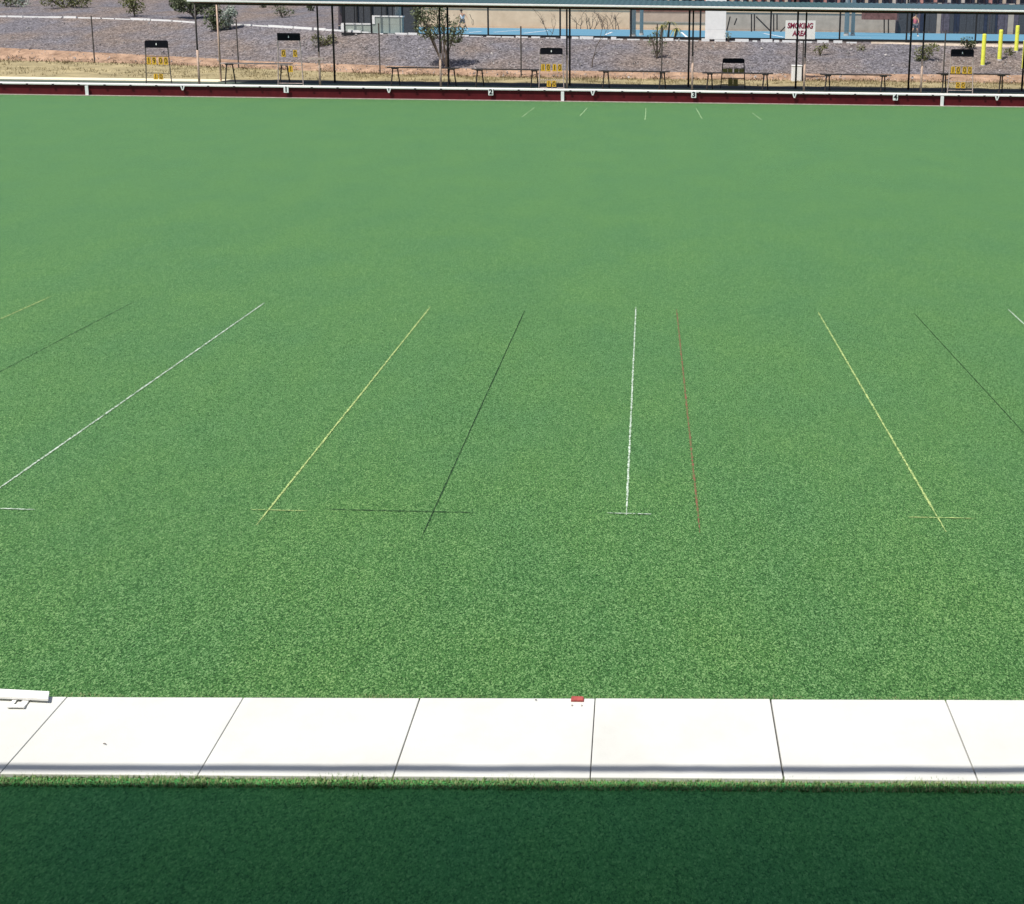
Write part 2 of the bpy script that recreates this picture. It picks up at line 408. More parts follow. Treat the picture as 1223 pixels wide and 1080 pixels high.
# red plastic marker at the path's turf edge
rp = PZ(689.5, 837, .012)
t = thing('boundary_marker', (rp.x, yfar(rp.x), .012), 'small red plastic marker on the turf edge of the white path', 'marker')
b = MB()
seg = [(-.028,0),(-.028,.004),(-.023,.008),(.023,.008),(.028,.004),(.028,0)]
for y0, y1 in ((-.026, .000),):
    n = len(seg); b.face([(x, y0, z) for x, z in seg]); b.face([(x, y1, z) for x, z in reversed(seg)])
    for i in range(n):
        j = (i+1) % n; b.face([(seg[i][0], y0, seg[i][1]), (seg[j][0], y0, seg[j][1]), (seg[j][0], y1, seg[j][1]), (seg[i][0], y1, seg[i][1])])
b.build('body', M['redplastic'], t, bevel=.001)
for s in (-1, 1):
    b = MB(); b.tube([(s*.021, -.052, -.002), (s*.021, -.052, .0035)], .004, 8); b.build('screw_head', M['galv'], t)
# scraps on the path
for u, v, r_, lab in [(125, 889, .006, 'tiny dark twig scrap lying on the white path, left slab'), (640, 836.5, .004, 'tiny dark twig scrap on the path by the red marker')]:
    p = PZ(u, v, .013); b = MB(); b.tube([(-r_, 0, .002), (0, r_*.3, .003), (r_, -r_*.2, .002)], .0018, 6)
    o_ = b.build('twig', M['trunk']); o_.location = p; tag(o_, lab, 'twig')

# ------------------------------------------------------------------ the far bank
bank_dir = (A1-A0); bank_dir.normalize()
ang = math.atan2(bank_dir.y, bank_dir.x)
def bank_x(u): return PZ(u, 113+(128.2-113)*u/1223).x
t = thing('ditch_bank', (0, YB, 0), 'long low maroon board bank with white cap closing the far end of the green', 'bank')
BX0, BX1 = -40, 32
ZC0, ZC1 = .358, .425
b = MB(); b.box((BX0, .02, -.02), (BX1, .10, ZC0)); b.build('board', M['maroon'], t)
b = MB(); b.box((BX0, -.03, ZC0+.003), (BX1, .24, ZC1)); b.build('cap', M['cream'], t, bevel=.012)
b = MB(); b.box((BX0, -.10, .0), (BX1, .017, .022)); b.build('toe_strip', M['plank'], t)
for k in range(-12, 46):
    u = 30.9*k+1.5
    x = XV(u, YB-.03, .35)
    b = MB(); b.box((x-.035, -.048, ZC0-.02), (x+.035, -.0325, ZC0+.035)); b.build('clip', M['dark'], t)
def on_bank(u): return XV(u, YB, .3)
for n, u in ((1, 342.5), (2, 586.5), (3, 828.5), (4, 1069)):
    q = thing('rink_number_plate', (on_bank(u), YB-.05, .30), 'white plate with black numeral %d on the maroon bank' % n, 'number plate', 'rink number plates along the far bank')
    b = MB(); b.box((-.085, -.022, -.115), (.085, -.003, .115)); b.build('plate', M['white'], q, bevel=.006)
    text_part('numeral', str(n), M['black'], .24, (0, -.024, 0), q, bold=.008)
for n, u, lab in ((1, 219, 'left of the number 1 plate'), (2, 465, 'between plates 1 and 2'), (3, 708, 'between plates 2 and 3'), (4, 948.5, 'between plates 3 and 4'), (5, 1190, 'right of plate 4')):
    q = thing('boundary_wedge', (on_bank(u), YB-.05, .33), 'small white V shaped boundary marker on the bank, '+lab, 'marker', 'V shaped boundary markers on the bank')
    b = MB(); c = [(-.085, .07), (.085, .07), (.025, -.10), (-.025, -.10)]
    b.hexa([(x, -.020, z) for x, z in c]+[(x, -.003, z) for x, z in c]); b.build('plate', M['white'], q)
    b = MB(); b.hexa([(x*.28, -.026, z*.6+.01) for x, z in c]+[(x*.28, -.0215, z*.6+.01) for x, z in c]); b.build('dark_mark', M['black'], q)
for u, lab in ((104.3, 'leftmost of three white posts against the maroon bank'), (672, 'middle of three white posts against the maroon bank, below a scoreboard'), (1125, 'rightmost of three white posts against the maroon bank')):
    x = on_bank(u); b = MB(); b.box((-.055, -.06, 0), (.055, -.035, .345)); o_ = b.build('white_peg', M['white'], bevel=.006)
    o_.location = (x, YB, 0); tag(o_, lab, 'post', 'white pegs on the far bank')

# ------------------------------------------------------------------ terrain beyond the bank
def interp(tab, u):
    if u <= tab[0][0]:
        (a, x), (c, y) = tab[0], tab[1]; return x+(y-x)*(u-a)/(c-a)*.6
    for (a, x), (c, y) in zip(tab, tab[1:]):
        if u <= c: return x+(y-x)*(u-a)/(c-a)
    (a, x), (c, y) = tab[-2], tab[-1]; return y+(.0125*(u-c) if y > 0 and abs(y-x) < 30 else 0)
def flat_ext(tab, u):
    if u >= tab[-1][0]: return tab[-1][1]
    return interp(tab, u)
YK = 39.3                            # back of the concrete edge strip
v2 = [(0,72),(160,76),(240,79),(300,82),(450,88),(600,92.5),(760,94.5),(910,96),(1060,97.5),(1223,100)]
Y2 = [(0,48),(300,45),(450,43.3),(600,42.5),(760,42.3),(1223,42.3)]
v3 = [(0,57),(160,65),(240,69),(300,73),(450,78),(600,83.5),(760,85.5),(910,88),(1060,88.5),(1223,90)]
Y3 = [(0,49.6),(300,46.5),(450,44.6),(600,43.7),(760,43.5),(1223,43.5)]
v4 = [(0,20.5),(110,22.3),(200,25.5),(250,29),(300,31),(400,37.5),(460,41),(600,45),(700,47),(800,49),(950,51),(1060,52.5),(1120,54.5),(1223,57)]
Y4 = [(0,57),(200,54),(300,51.5),(400,48.4),(460,47.9),(600,47.6),(1223,47.3)]
v5 = [(0,-26),(200,-24),(405,-20)]
Y5 = [(0,84),(405,78)]
def row(k, u):
    if k == 1: return Vector((XV(u, YK, GZ), YK, GZ))
    vt, yt = {2:(v2,Y2), 3:(v3,Y3), 4:(v4,Y4), 5:(v5,Y5)}[k]
    return PY(u, interp(vt, u), flat_ext(yt, u))
def vrow(k, u):
    if k == 1: return 8.3+.0125*u+(H-GZ)*1232/YK
    return interp({2:v2,3:v3,4:v4,5:v5}[k], u)
def terrain(u, v):                   # where photo point (u, v) lies on the sloping ground
    ks = [1,2,3,4]+([5] if u < 405 else [])
    for a, c in zip(ks, ks[1:]):
        va, vc = vrow(a, u), vrow(c, u)
        if vc <= v <= va+.01 or c == ks[-1]:
            s = (va-v)/(va-vc); p, q = row(a, u), row(c, u)
            # walk along the section until the projection agrees
            lo, hi = 0.0, 1.0
            for _ in range(30):
                mid = (lo+hi)/2; w = p.lerp(q, mid); d = w-CAM
                vv = CY-FPX*(d.dot(UV)/d.dot(F))
                if vv > v: lo = mid
                else: hi = mid
            return p.lerp(q, (lo+hi)/2)
    return PZ(u, v, GZ)
US = [-700+16*k for k in range(int((2000+700)/16)+1)]
def zone(name, k0, k1, rows_, mt, bumpy, us=US):
    b = MB(); idx = {}
    for i, u in enumerate(us):
        p, q = row(k0, u), row(k1, u)
        for j in range(rows_+1):
            w = p.lerp(q, j/rows_)
            if 0 < j < rows_:
                w.z += bumpy*noise.noise(w*1.3)+bumpy*.6*noise.noise(w*3.7)
            idx[i, j] = len(b.v); b.v.append(tuple(w))
    for i in range(len(us)-1):
        for j in range(rows_):
            b.f.append((idx[i,j], idx[i+1,j], idx[i+1,j+1], idx[i,j+1])); b.mi.append(0)
    return tag(b.build(name, mt, smooth=True), kind='structure')
zone('dry_grass_verge', 1, 2, 6, M['dry'], .05)
zone('dirt_bank', 2, 3, 5, M['dirt'], .10)
zone('gravel_slope', 3, 4, 14, M['gravel'], .08)
zone('hill', 4, 5, 16, M['gravel'], .12, [u for u in US if u < 400]+[404])
# walkway behind the bank and its pale concrete edge
wy0, wy1, wy2 = YB+.245, 38.05, YK
b = MB(); b.box((-60, wy0, -.3), (60, wy1, GZ)); tag(b.build('walkway', M['walk']), kind='structure')
xk = XV(268, 38.6, GZ)
b = MB(); b.box((-60, wy1+.001, -.3), (xk, wy2, GZ+.012)); tag(b.build('walkway_kerb', M['slab_strip']), kind='structure')
b = MB(); b.box((xk+.002, wy1+.001, -.3), (60, wy2+.02, GZ+.008)); tag(b.build('shelter_floor', M['floor']), kind='structure')  # near-black slab colour carries the roof's shade

# white edging along the top of the gravel
rk = random.Random(11); t = thing('edging_kerb', row(4, 400), 'ragged white edging along the top of the gravel slope', 'edging')
base = row(4, 400); u = -40
while u < 1015:
    du = rk.uniform(14, 34) if u < 430 else rk.uniform(5, 17)
    gap = rk.uniform(0, 2.5) if u < 430 else rk.uniform(0, 7)
    if 244 < u+du/2 < 272: u += du; continue
    p, q = row(4, u)-base, row(4, u+du)-base
    h = rk.uniform(.08, .14) if u < 430 else rk.uniform(.05, .16)
    p.z -= .03; q.z -= .03
    b = MB(); b.hexa([p, q, q+Vector((0,.12,0)), p+Vector((0,.12,0)), p+Vector((0,0,h)), q+Vector((0,0,h)), q+Vector((0,.12,h)), p+Vector((0,.12,h))])
    u += du+gap; b.build('kerb_block', M['white'], t)
# loose stones
rs = random.Random(5); b = MB()
for i in range(3600):
    u = rs.uniform(-60, 1290); k = rs.choice((3, 3, 3, 2)) if u > 400 else rs.choice((3, 3, 3, 4, 2))
    s = rs.random(); p = row(k, u).lerp(row(k+1, u), s*(1 if k != 4 else .6)); r_ = rs.uniform(.018, .05)*(1.0 if rs.random() < .95 else 1.9)
    pts = [Vector((rs.uniform(-1,1), rs.uniform(-1,1), rs.uniform(-.6,.9))).normalized()*r_*rs.uniform(.7,1.2) for _ in range(4)]
    i0 = len(b.v); b.v += [tuple(p+q+Vector((0,0,.03))) for q in pts+[Vector((0,0,r_))]]
    for q in ((0,1,2),(0,2,3),(0,3,1),(1,2,4),(2,3,4),(3,1,4)): b.f.append(tuple(i0+x for x in q)); b.mi.append(0)
tag(b.build('loose_stones', M['stone']), 'loose pale stones scattered over the gravel slope', 'stones', kind='stuff')
# dry grass tufts, then dark tufts for a step's shade
b = MB()
for i in range(9000):
    u = rs.uniform(-60, 1290); s = rs.random()**.8; p = row(1, u).lerp(row(2, u), .05+s*1.0)
    if noise.noise(p*.8) < -.15: continue
    for q in range(2):
        a = rs.uniform(0, 6.28); h = rs.uniform(.03, .12); w = Vector((math.cos(a), math.sin(a), 0))*.012
        p2 = p+Vector((rs.uniform(-.05,.05), rs.uniform(-.05,.05), 0))
        b.face([p2-w, p2+w, p2+Vector((rs.uniform(-.05,.05), rs.uniform(-.05,.05), h))])
for i in range(5200):  # dark tufts drawn in place of the shadow line of a low step
    u = rs.uniform(-60, 1290); s_ = rs.gauss(0, .10)
    p = row(2, u).lerp(row(1, u), s_) if s_ > 0 else row(2, u).lerp(row(3, u), -s_*1.8)
    if noise.noise(Vector((u*.045, 2, 1))) < -.12 or noise.noise(Vector((u*.2, 7, 1))) < -.25: continue
    a = rs.uniform(0, 6.28); h = rs.uniform(.03, .10); w = Vector((math.cos(a), math.sin(a), 0))*.022
    b.face([p-w, p+w, p+Vector((rs.uniform(-.07,.07), rs.uniform(-.07,.07), h))], 1)
tag(b.build('dry_grass', [M['dry'], M['step_shade']]), 'dry yellow grass tufts behind the walkway and dark tufts standing in for a step shadow', 'grass', kind='stuff')

# ------------------------------------------------------------------ shelter
FY, RY = YB+.68, 38.45               # post rows
GY = YB+.05                          # gutter line
ZG0, ZG1 = 3.22, 3.34
gl = PY(225, 1.2, GY); gr = PY(1223, 13.5, GY)
print('gutter z', gl.z, gr.z, 'YB', YB)
SX0 = gl.x; SX1 = XV(1375, GY, 3.3)
zg = (gl.z+gr.z)/2
ROOFR = 38.55
t = thing('shade_shelter', ((SX0+SX1)/2, FY, GZ), 'long open shelter with teal metal roof, white gutter and steel posts behind the bank', 'shelter')
def rel(x, y, z): return Vector((x, y, z))-t.location
RS = .088
def zr(y): return zg+.03+RS*(y-GY)
# corrugated sheet
b = MB(); n = int((SX1-SX0)/.19); prev = None
for k in range(n*2+1):
    x = SX0+(SX1-SX0)*k/(n*2); dz = .022 if k % 2 else 0
    p = (rel(x, GY+.06, zr(GY+.06)+dz), rel(x, ROOFR, zr(ROOFR)+dz))
    i = len(b.v); b.v += [tuple(p[0]), tuple(p[1]), tuple(p[0]-Vector((0,0,.012))), tuple(p[1]-Vector((0,0,.012)))]
    if prev is not None:
        b.f += [(prev, i, i+1, prev+1), (prev+2, prev+3, i+3, i+2), (prev, prev+2, i+2, i), (prev+1, i+1, i+3, prev+3)]; b.mi += [0]*4
    prev = i
b.build('roof', M['roof'], t)
b = MB(); b.box(rel(SX0-.03, GY-.07, zg-.034), rel(SX1, GY+.055, zg+.034)); b.build('gutter', M['cream'], t, bevel=.012)
b = MB(); b.box(rel(SX0+.05, GY+.10, zg-.062), rel(SX1, GY+.14, zg-.004)); b.build('fascia', M['pinkfascia'], t)
b = MB(); b.box(rel(SX0+.05, FY-.05, zg-.12), rel(SX1, FY+.05, zg+.015)); b.build('beam', M['dark'], t)
b = MB(); b.box(rel(SX0+.05, RY-.05, zr(RY)-.17), rel(SX1, RY+.05, zr(RY)-.03)); b.build('beam', M['dark'], t)
fu = [236.5, 381.3, 526, 677, 827, 961, 1101, 1243]
ru = [262.5, 399, 535.5, 680.5, 822.5, 951, 1086, 1222]
for uf, ur in zip(fu, ru):
    xf = XV(uf, FY, 1.2); xr = XV(ur, RY, 1.2)
    b = MB(); b.tube([rel(xf, FY, GZ-.05), rel(xf, FY, zg-.124)], .030, 10); o_ = b.build('post', M['dark'], t, smooth=True)
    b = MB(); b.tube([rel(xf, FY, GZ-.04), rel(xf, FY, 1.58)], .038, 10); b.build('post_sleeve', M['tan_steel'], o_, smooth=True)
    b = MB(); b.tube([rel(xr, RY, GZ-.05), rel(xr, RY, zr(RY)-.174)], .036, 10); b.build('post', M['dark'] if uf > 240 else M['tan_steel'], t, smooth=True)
    b = MB(); b.hexa([rel(xf-.03, FY+.055, zr(FY)-.12), rel(xf+.03, FY+.055, zr(FY)-.12), rel(xr+.03, RY-.055, zr(RY)-.12), rel(xr-.03, RY-.055, zr(RY)-.12),
                      rel(xf-.03, FY+.055, zr(FY)-.02), rel(xf+.03, FY+.055, zr(FY)-.02), rel(xr+.03, RY-.055, zr(RY)-.02), rel(xr-.03, RY-.055, zr(RY)-.02)])
    b.build('rafter', M['dark'], t)
# wooden cross bar hooked to the second front post
p = PY(368, 70, FY-.05); q = PY(386.5, 69.2, FY-.05)
b = MB(); b.box(rel(p.x, FY-.10, p.z-.035), rel(q.x, FY-.045, p.z+.035)); b.build('bracket', M['plank'], t)

# ------------------------------------------------------------------ benches
def bench_parts(t, L, top, drop, seatmat):
    b = MB()
    for y0, y1 in ((-.15, .155),):
        b.box((-L/2, y0, top-.035), (L/2, y1, top))
    b.build('seat', seatmat, t)
    for s in (-1, 1):
        x = s*(L/2-.26)
        b = MB(); b.box((x-.10, -.14, top-.075), (x+.10, .14, top-.038)); b.build('seat_support', M['dark'], t)
        for y, dxx in ((-.17, -.11), (.17, .12)):
            b = MB(); b.tube([(x+dxx*.55, y*.6, top-.074), (x+dxx, y, .0)], .024, 8); b.build('leg', M['dark'], t)
BY = 37.2  # seat colours hold the light: pinkish for sun, dark brown for shelter shade
benches = [(265, 348, 74.6, 'plank', 'bench at the left end of the shelter with pinkish top coloured as sunlit'),
           (463, 548, 80.5, 'brownwood', 'dark bench in front of the multi-stemmed tree under the shelter'),
           (564, 647, 82.5, 'brownwood', 'dark bench just left of the scoreboard below the blue court'),
           (715, 800, 84.8, 'brownwood', 'dark bench between the third and fourth plates, left of the middle sapling'),
           (839, 923, 87.0, 'brownwood', 'dark bench behind the black framed scoreboard in the shade'),
           (980, 1064, 88.8, 'brownwood', 'dark bench just right of the white box under the smoking sign'),
           (1119.5, 1205, 88.0, 'brownwood', 'dark bench at right behind the scoreboard, below the yellow bollards')]
for u0, u1, v, mt, lab in benches:
    p, q = PY(u0, v, BY), PY(u1, v, BY); L = (q-p).length; z = (p.z+q.z)/2-GZ
    t = thing('bench', ((p.x+q.x)/2, BY, GZ), lab, 'bench', 'benches under the shelter')
    bench_parts(t, L, min(max(z, .50), .74), 0, M[mt])

# ------------------------------------------------------------------ scoreboards
def scoreboard(u0, u1, vt, vb, Y, cards, lower, base_z, label, framemat, cardmat, rounded=True, bars=(), logo=True):
    """cards: (v0, v1, text_left, text_right); lower: (v0, v1, text)"""
    uc = (u0+u1)/2
    p = PY(uc, vt, Y); x = p.x
    t = thing('scoreboard', (x, Y, base_z), label, 'scoreboard', 'scoreboards along the far bank')
    zt = p.z-base_z; zb = PY(uc, vb, Y).z-base_z; W = (PY(u1, vt, Y)-PY(u0, vt, Y)).length; h = W/2
    rr = .07 if rounded else .012
    pts = [(-h, zb)]
    for k in range(7):
        a = math.pi-math.pi/2*k/6; pts.append((-h+rr+rr*math.cos(a), zt-rr+rr*math.sin(a)))
    for k in range(7):
        a = math.pi/2-math.pi/2*k/6; pts.append((h-rr+rr*math.cos(a), zt-rr+rr*math.sin(a)))
    pts.append((h, zb)); b = MB(); n = len(pts)
    b.face([(a, -.022, c) for a, c in pts]); b.face([(a, .018, c) for a, c in reversed(pts)])
    for i in range(n):
        j = (i+1) % n; b.face([(pts[i][0], -.022, pts[i][1]), (pts[j][0], -.022, pts[j][1]), (pts[j][0], .018, pts[j][1]), (pts[i][0], .018, pts[i][1])])
    hd = b.build('header', M['black'], t)
    if logo:
        b = MB(); zc = (zt+zb)/2; k_ = .034
        b.hexa([(-k_*.55, -.026, zc-k_), (k_*.55, -.026, zc-k_), (k_*.35, -.026, zc+k_), (-k_*.35, -.026, zc+k_),
                (-k_*.55, -.0225, zc-k_), (k_*.55, -.0225, zc-k_), (k_*.35, -.0225, zc+k_), (-k_*.35, -.0225, zc+k_)]); b.build('emblem', M['white'], hd)
    for s in (-1, 1):
        b = MB(); b.tube([(s*(h-.015), 0, zb-.002), (s*(h+.045), 0, 0)], .018, 8); b.build('leg', framemat, t)
    for bv in bars:
        z = PY(uc, bv, Y).z-base_z; b = MB(); b.tube([(-h-.01, .02, z), (h+.01, .02, z)], .014, 8); b.build('rail', framemat, t)
    z1 = PY(uc, cards[0], Y).z-base_z; z0 = PY(uc, cards[1], Y).z-base_z
    b = MB(); b.tube([(-h, .012, z1+.02), (h, .012, z1+.02)], .012, 8); b.build('rail', framemat, t)
    cw = W*.46
    def cards_at(cx, z0, z1, tx):
        if tx:                         # one narrow yellow tile per numeral, hung from the rail
            n = len(tx)
            for q, ch in enumerate(tx):
                x_ = cx+(q-(n-1)/2)*cw*.50; hw_ = cw*.205; zm = (z0+z1)/2; hh_ = (z1-z0)*.47
                b = MB(); b.hexa([(x_-hw_, -.016, zm-hh_), (x_+hw_, -.016, zm-hh_), (x_+hw_, -.008, zm-hh_), (x_-hw_, -.008, zm-hh_),
                                  (x_-hw_*.86, -.016, zm+hh_), (x_+hw_*.86, -.016, zm+hh_), (x_+hw_*.86, -.008, zm+hh_), (x_-hw_*.86, -.008, zm+hh_)])
                c = b.build('number_tile', cardmat, t)
                text_part('numeral', ch, M['digit'], (z1-z0)*.98, (x_, -.0185, zm), c, bold=.002, depth=.002, width=None if ch == '1' else cw*.27)
        else:
            for q in range(2):
                b = MB(); x_ = cx+(q-.5)*cw*.5; b.box((x_-cw*.235, -.02, z0), (x_+cw*.235, -.008, z1)); b.build('number_card', cardmat, t)
    for s, tx in zip((-1, 1), cards[2:4]): cards_at(s*W*.255, z0, z1, tx)
    z1 = PY(uc, lower[0], Y).z-base_z; z0 = PY(uc, lower[1], Y).z-base_z
    cards_at(lower[3]*W, z0, z1, lower[2])
    b = MB(); b.tube([(-h, .012, z1+.015), (h, .012, z1+.015)], .010, 8); b.build('rail', framemat, t)
    return t
SY = YB+.52
scoreboard(172.8, 200.3, 48.3, 57.2, SY, (68, 77.5, '19', '00'), (88, 95.2, '10', .0), GZ, 'scoreboard left of the shelter, standing in the sun with yellow tiles reading 19 00', M['post_dull'], M['yellow'], bars=(97.5,))
scoreboard(331, 358.2, 39.6, 48.6, SY, (59.5, 68.3, '0', '0'), (78.5, 86.5, '1', .03), GZ, 'tallest scoreboard with square black header, above the number 1 plate', M['plank'], M['yellow'], rounded=False, bars=(99.8,))
scoreboard(645, 672, 57.3, 65, SY, (76.5, 85.5, '10', '10'), (96.3, 104, '10', .0), GZ, 'scoreboard left of the middle white peg with yellow tiles reading 10 10', M['plank'], M['yellow'], bars=(105,))
scoreboard(863, 889.3, 69.8, 75.6, 38.0, (82.2, 87.4, '', ''), (94.5, 102.8, '', .0), GZ, 'black framed scoreboard in the shelter shade with blank cards coloured dark for the shade', M['black'], M['olive'], bars=(93.8, 101.3), logo=False)
scoreboard(1136, 1163.3, 58.8, 67.8, SY, (79.5, 88.3, '10', '00'), (98.3, 105.7, '00', .0), GZ, 'scoreboard nearest the yellow bollards with yellow tiles reading 10 00', M['plank'], M['yellow'], bars=(108.3,))

# ------------------------------------------------------------------ wire fence at the foot of the slope
base = row(2, 500)
t = thing('wire_fence', base, 'thin post and wire fence along the foot of the gravel slope', 'fence')
posts = [(-58,10,73.5),(113,12,75.5),(285,17,81),(454,19,87.5),(622.5,20,93),(790,22,95),(958,20,96.6),(1126,24,98.5),(1294,26,101)]
tops = []
for u, vt, vb in posts:
    p = row(2, u)-base; h = 2.05
    b = MB(); b.tube([p-Vector((0,0,.1)), p+Vector((0,0,h))], .028, 8); b.build('post', M['post_dull'], t)
    tops.append((p, h))
for f in (.98, .5, .06):
    b = MB(); b.tube([p+Vector((0,0,h*f)) for p, h in tops], .0022, 5); b.build('wire', M['post_dull'], t)

# SMOKING AREA sign hung on the wire fence
sy = row(2, 958).y-.05
p0, p1 = PY(938.3, 24.3, sy), PY(973.2, 47.0, sy)
t = thing('smoking_area_sign', ((p0.x+p1.x)/2, sy, (p0.z+p1.z)/2), 'white rectangular sign with maroon words SMOKING AREA on the wire fence', 'sign')
w, h = (p1.x-p0.x), (p0.z-p1.z)
b = MB(); b.box((-w/2, -.012, -h/2), (w/2, .006, h/2)); b.build('panel', M['white'], t)
text_part('lettering', 'SMOKING', M['letter'], h*.40, (-.01, -.0135, h*.20), t, bold=.012, shear=.12, width=w*.86)
text_part('lettering', 'AREA', M['letter'], h*.40, (-.02, -.0135, -h*.21), t, bold=.012, shear=.12, width=w*.50)
# white box below the sign
q = terrain(951.5, 97); w = XV(957.4, q.y, q.z+.3)-XV(945.8, q.y, q.z+.3); hh = PY(951, 78, q.y).z-q.z
t = thing('white_box', q, 'small upright white box on the dry grass below the smoking sign', 'box')
b = MB(); b.box((-w/2, 0, -.03), (w/2, .3, hh-.05)); b.build('body', M['white'], t, bevel=.015)
b = MB(); b.box((-w/2-.012, -.012, hh-.047), (w/2+.012, .312, hh)); b.build('lid', M['white'], t, bevel=.01)

# ------------------------------------------------------------------ yellow bollards on the slope
for u, vt, vb, lab in ((1174.5, 40.5, 78.5, 'leftmost tall yellow bollard on the gravel'), (1194.5, 35.5, 71.5, 'second yellow bollard from the left on the gravel'),
                       (1214.5, 30.5, 61.5, 'yellow bollard standing highest up the slope, third from the left'), (1223.5, 48, 82.5, 'yellow bollard cut by the right edge of the photo')):
    q = terrain(u-1, vb); h = PY(u, vt, q.y).z-q.z
    t = thing('bollard', q, lab, 'bollard', 'yellow bollards on the gravel slope')
    b = MB(); b.tube([(0,0,-.2),(0,0,h*.97),(0,0,h*.99),(0,0,h)], [.085,.085,.078,.05], 14); b.build('tube', M['bollard'], t, smooth=False)
    b = MB(); b.tube([(0,0,-.05),(0,0,.03)], [.12,.105], 14); b.build('collar', M['stone'], t)

# ------------------------------------------------------------------ court
CZ = 1.95
cy0 = row(4, 700).y+.55
p = PZ(600, 33, CZ); print('court back', p.y, 'front', cy0, 'front z', row(4, 700).z, row(4, 1100).z, row(4, 450).z)
cx0 = XV(430, cy0, CZ)
CYB = 74.0
b = MB(); b.face([(cx0, cy0+.02, CZ), (70, cy0+.02, CZ), (70, CYB, CZ), (cx0-8, CYB, CZ)])
tag(b.build('tennis_court', M['blue']), kind='structure')
b = MB(); b.face([(cx0-.6, cy0-.3, CZ-.10), (80, cy0-.3, CZ-.22), (80, 160, CZ-.05), (cx0-14, 160, CZ-.05), (cx0-9.5, CYB, CZ-.05)])
tag(b.build('court_apron', M['taupe']), kind='structure')
def court_line(pts, w=.12):
    b = MB()
    for (u0, va), (u1, vb) in pts:
        p, q = PZ(u0, va, CZ+.006), PZ(u1, vb, CZ+.006); d = (q-p).normalized(); s = Vector((-d.y, d.x, 0))*w/2
        b.face([p-s, q-s, q+s, p+s])
    return b
tag(court_line([((590,38.6),(622,36)), ((625,39.8),(655,36.6)), ((723,41.5),(731,38.5)), ((814,38.6),(821,45)), ((912,40),(936,44.5)), ((560,39),(575,37.6)),
                ((980,43),(1040,45))]).build('court_lines', M['white']), kind='structure')

for nm, ua, ub, mt in (('gravel_verge', 400, 1040, 'gravel'), ('sand_verge', 1040, 1500, 'sand')):
    b = MB(); us = [ua+10*k for k in range((ub-ua)//10+1)]
    for u, w in zip(us, us[1:]):
        p, q = row(4, u), row(4, w); k0 = .03 if mt == 'gravel' else .03+.25*abs(noise.noise(Vector((u*.03, 0, 0)))); k1 = .03 if mt == 'gravel' else .03+.25*abs(noise.noise(Vector((w*.03, 0, 0))))
        b.face([p+Vector((0,-k0,-.03-k0*.28+(.03 if k0 > .03 else 0))), q+Vector((0,-k1,-.03-k1*.28+(.03 if k1 > .03 else 0))), Vector((q.x*(cy0+.3)/q.y, cy0+.3, CZ-.012)), Vector((p.x*(cy0+.3)/p.y, cy0+.3, CZ-.012))])
    tag(b.build(nm, M[mt]), kind='structure')
# court fence
t = thing('court_fence', (0, cy0-.12, CZ), 'tall black posted fence with bottom rail along the near side of the blue court', 'fence')
fz = 3.0; fy = cy0-.12
def cf(u, mt='post_black', r_=.04, h=fz):
    x = XV(u, fy, CZ+.5); b = MB(); b.tube([(x, 0, -.25), (x, 0, h)], r_, 8); b.build('post', M[mt], t)
for u in (411.5, 443.5, 499, 583, 669, 753.5, 836.5, 920.5, 1003, 1083, 1165.5, 1248): cf(u)
for u, v0 in ((422.5, 27.5), (433.5, 27.5), (455, 19), (468, 19)):
    x = XV(u, fy, CZ+1); z0 = PY(u, v0, fy).z-CZ
    b = MB(); b.tube([(x, .1, z0), (x, .1, fz-.03)], .024, 8); b.build('picket', M['post_black'], t)
xa, xb = XV(408, fy, CZ), XV(1300, fy, CZ)
b = MB(); b.box((xa, -.03, -.03), (xb, .03, .07)); b.build('bottom_rail', M['post_black'], t)
b = MB(); b.tube([(xa, 0, fz+.03), (xb, 0, fz+.03)], .03, 8); b.build('top_rail', M['post_black'], t)

# stepped white topped wall at the left end of the court
wy = cy0+.25
t = thing('stepped_wall', (XV(440, wy, CZ), wy, CZ), 'low stepped grey green wall with white top at the left end of the court', 'wall')
lx = t.location.x
def wx(u): return XV(u, wy, CZ+.6)-lx
def wz(u, v): return PY(u, v, wy).z-CZ
b = MB(); b.box((wx(409), 0, -.15), (wx(443.5), .35, wz(420, 29.5))); b.box((wx(443.5)+.002, 0, -.15), (wx(480), .35, wz(460, 20.5))); b.build('wall', M['render'], t)
b = MB(); b.box((wx(407.5), -.02, wz(420, 29.5)+.002), (wx(443.5), .37, wz(420, 28.6)+.03)); b.box((wx(443.5)+.002, -.02, wz(460, 20.5)+.002), (wx(481), .37, wz(460, 19.6)+.03))
b.box((wx(407), -.025, -.12), (wx(410.5), .34, wz(420, 29.5))); b.box((wx(444.5), -.025, wz(420, 28.5)), (wx(447.8), .34, wz(460, 20.5))); b.build('coping', M['white'], t)
# charcoal screen behind the wall
sy2 = wy+3.0
t = thing('privacy_screen', (XV(445, sy2, CZ), sy2, CZ), 'charcoal mesh screen behind the stepped wall', 'screen')
lx = t.location.x
b = MB(); b.box((XV(409, sy2, CZ+1)-lx, 0, -.2), (XV(497, sy2, CZ+1)-lx, .06, 3.4)); b.build('mesh', M['charcoal'], t)
b = MB()
for k in range(6):
    x = XV(409+88*k/5, sy2, CZ+1)-lx; b.box((x-.03, -.06, -.2), (x+.03, -.003, 3.45))
b.build('frame', M['post_black'], t)
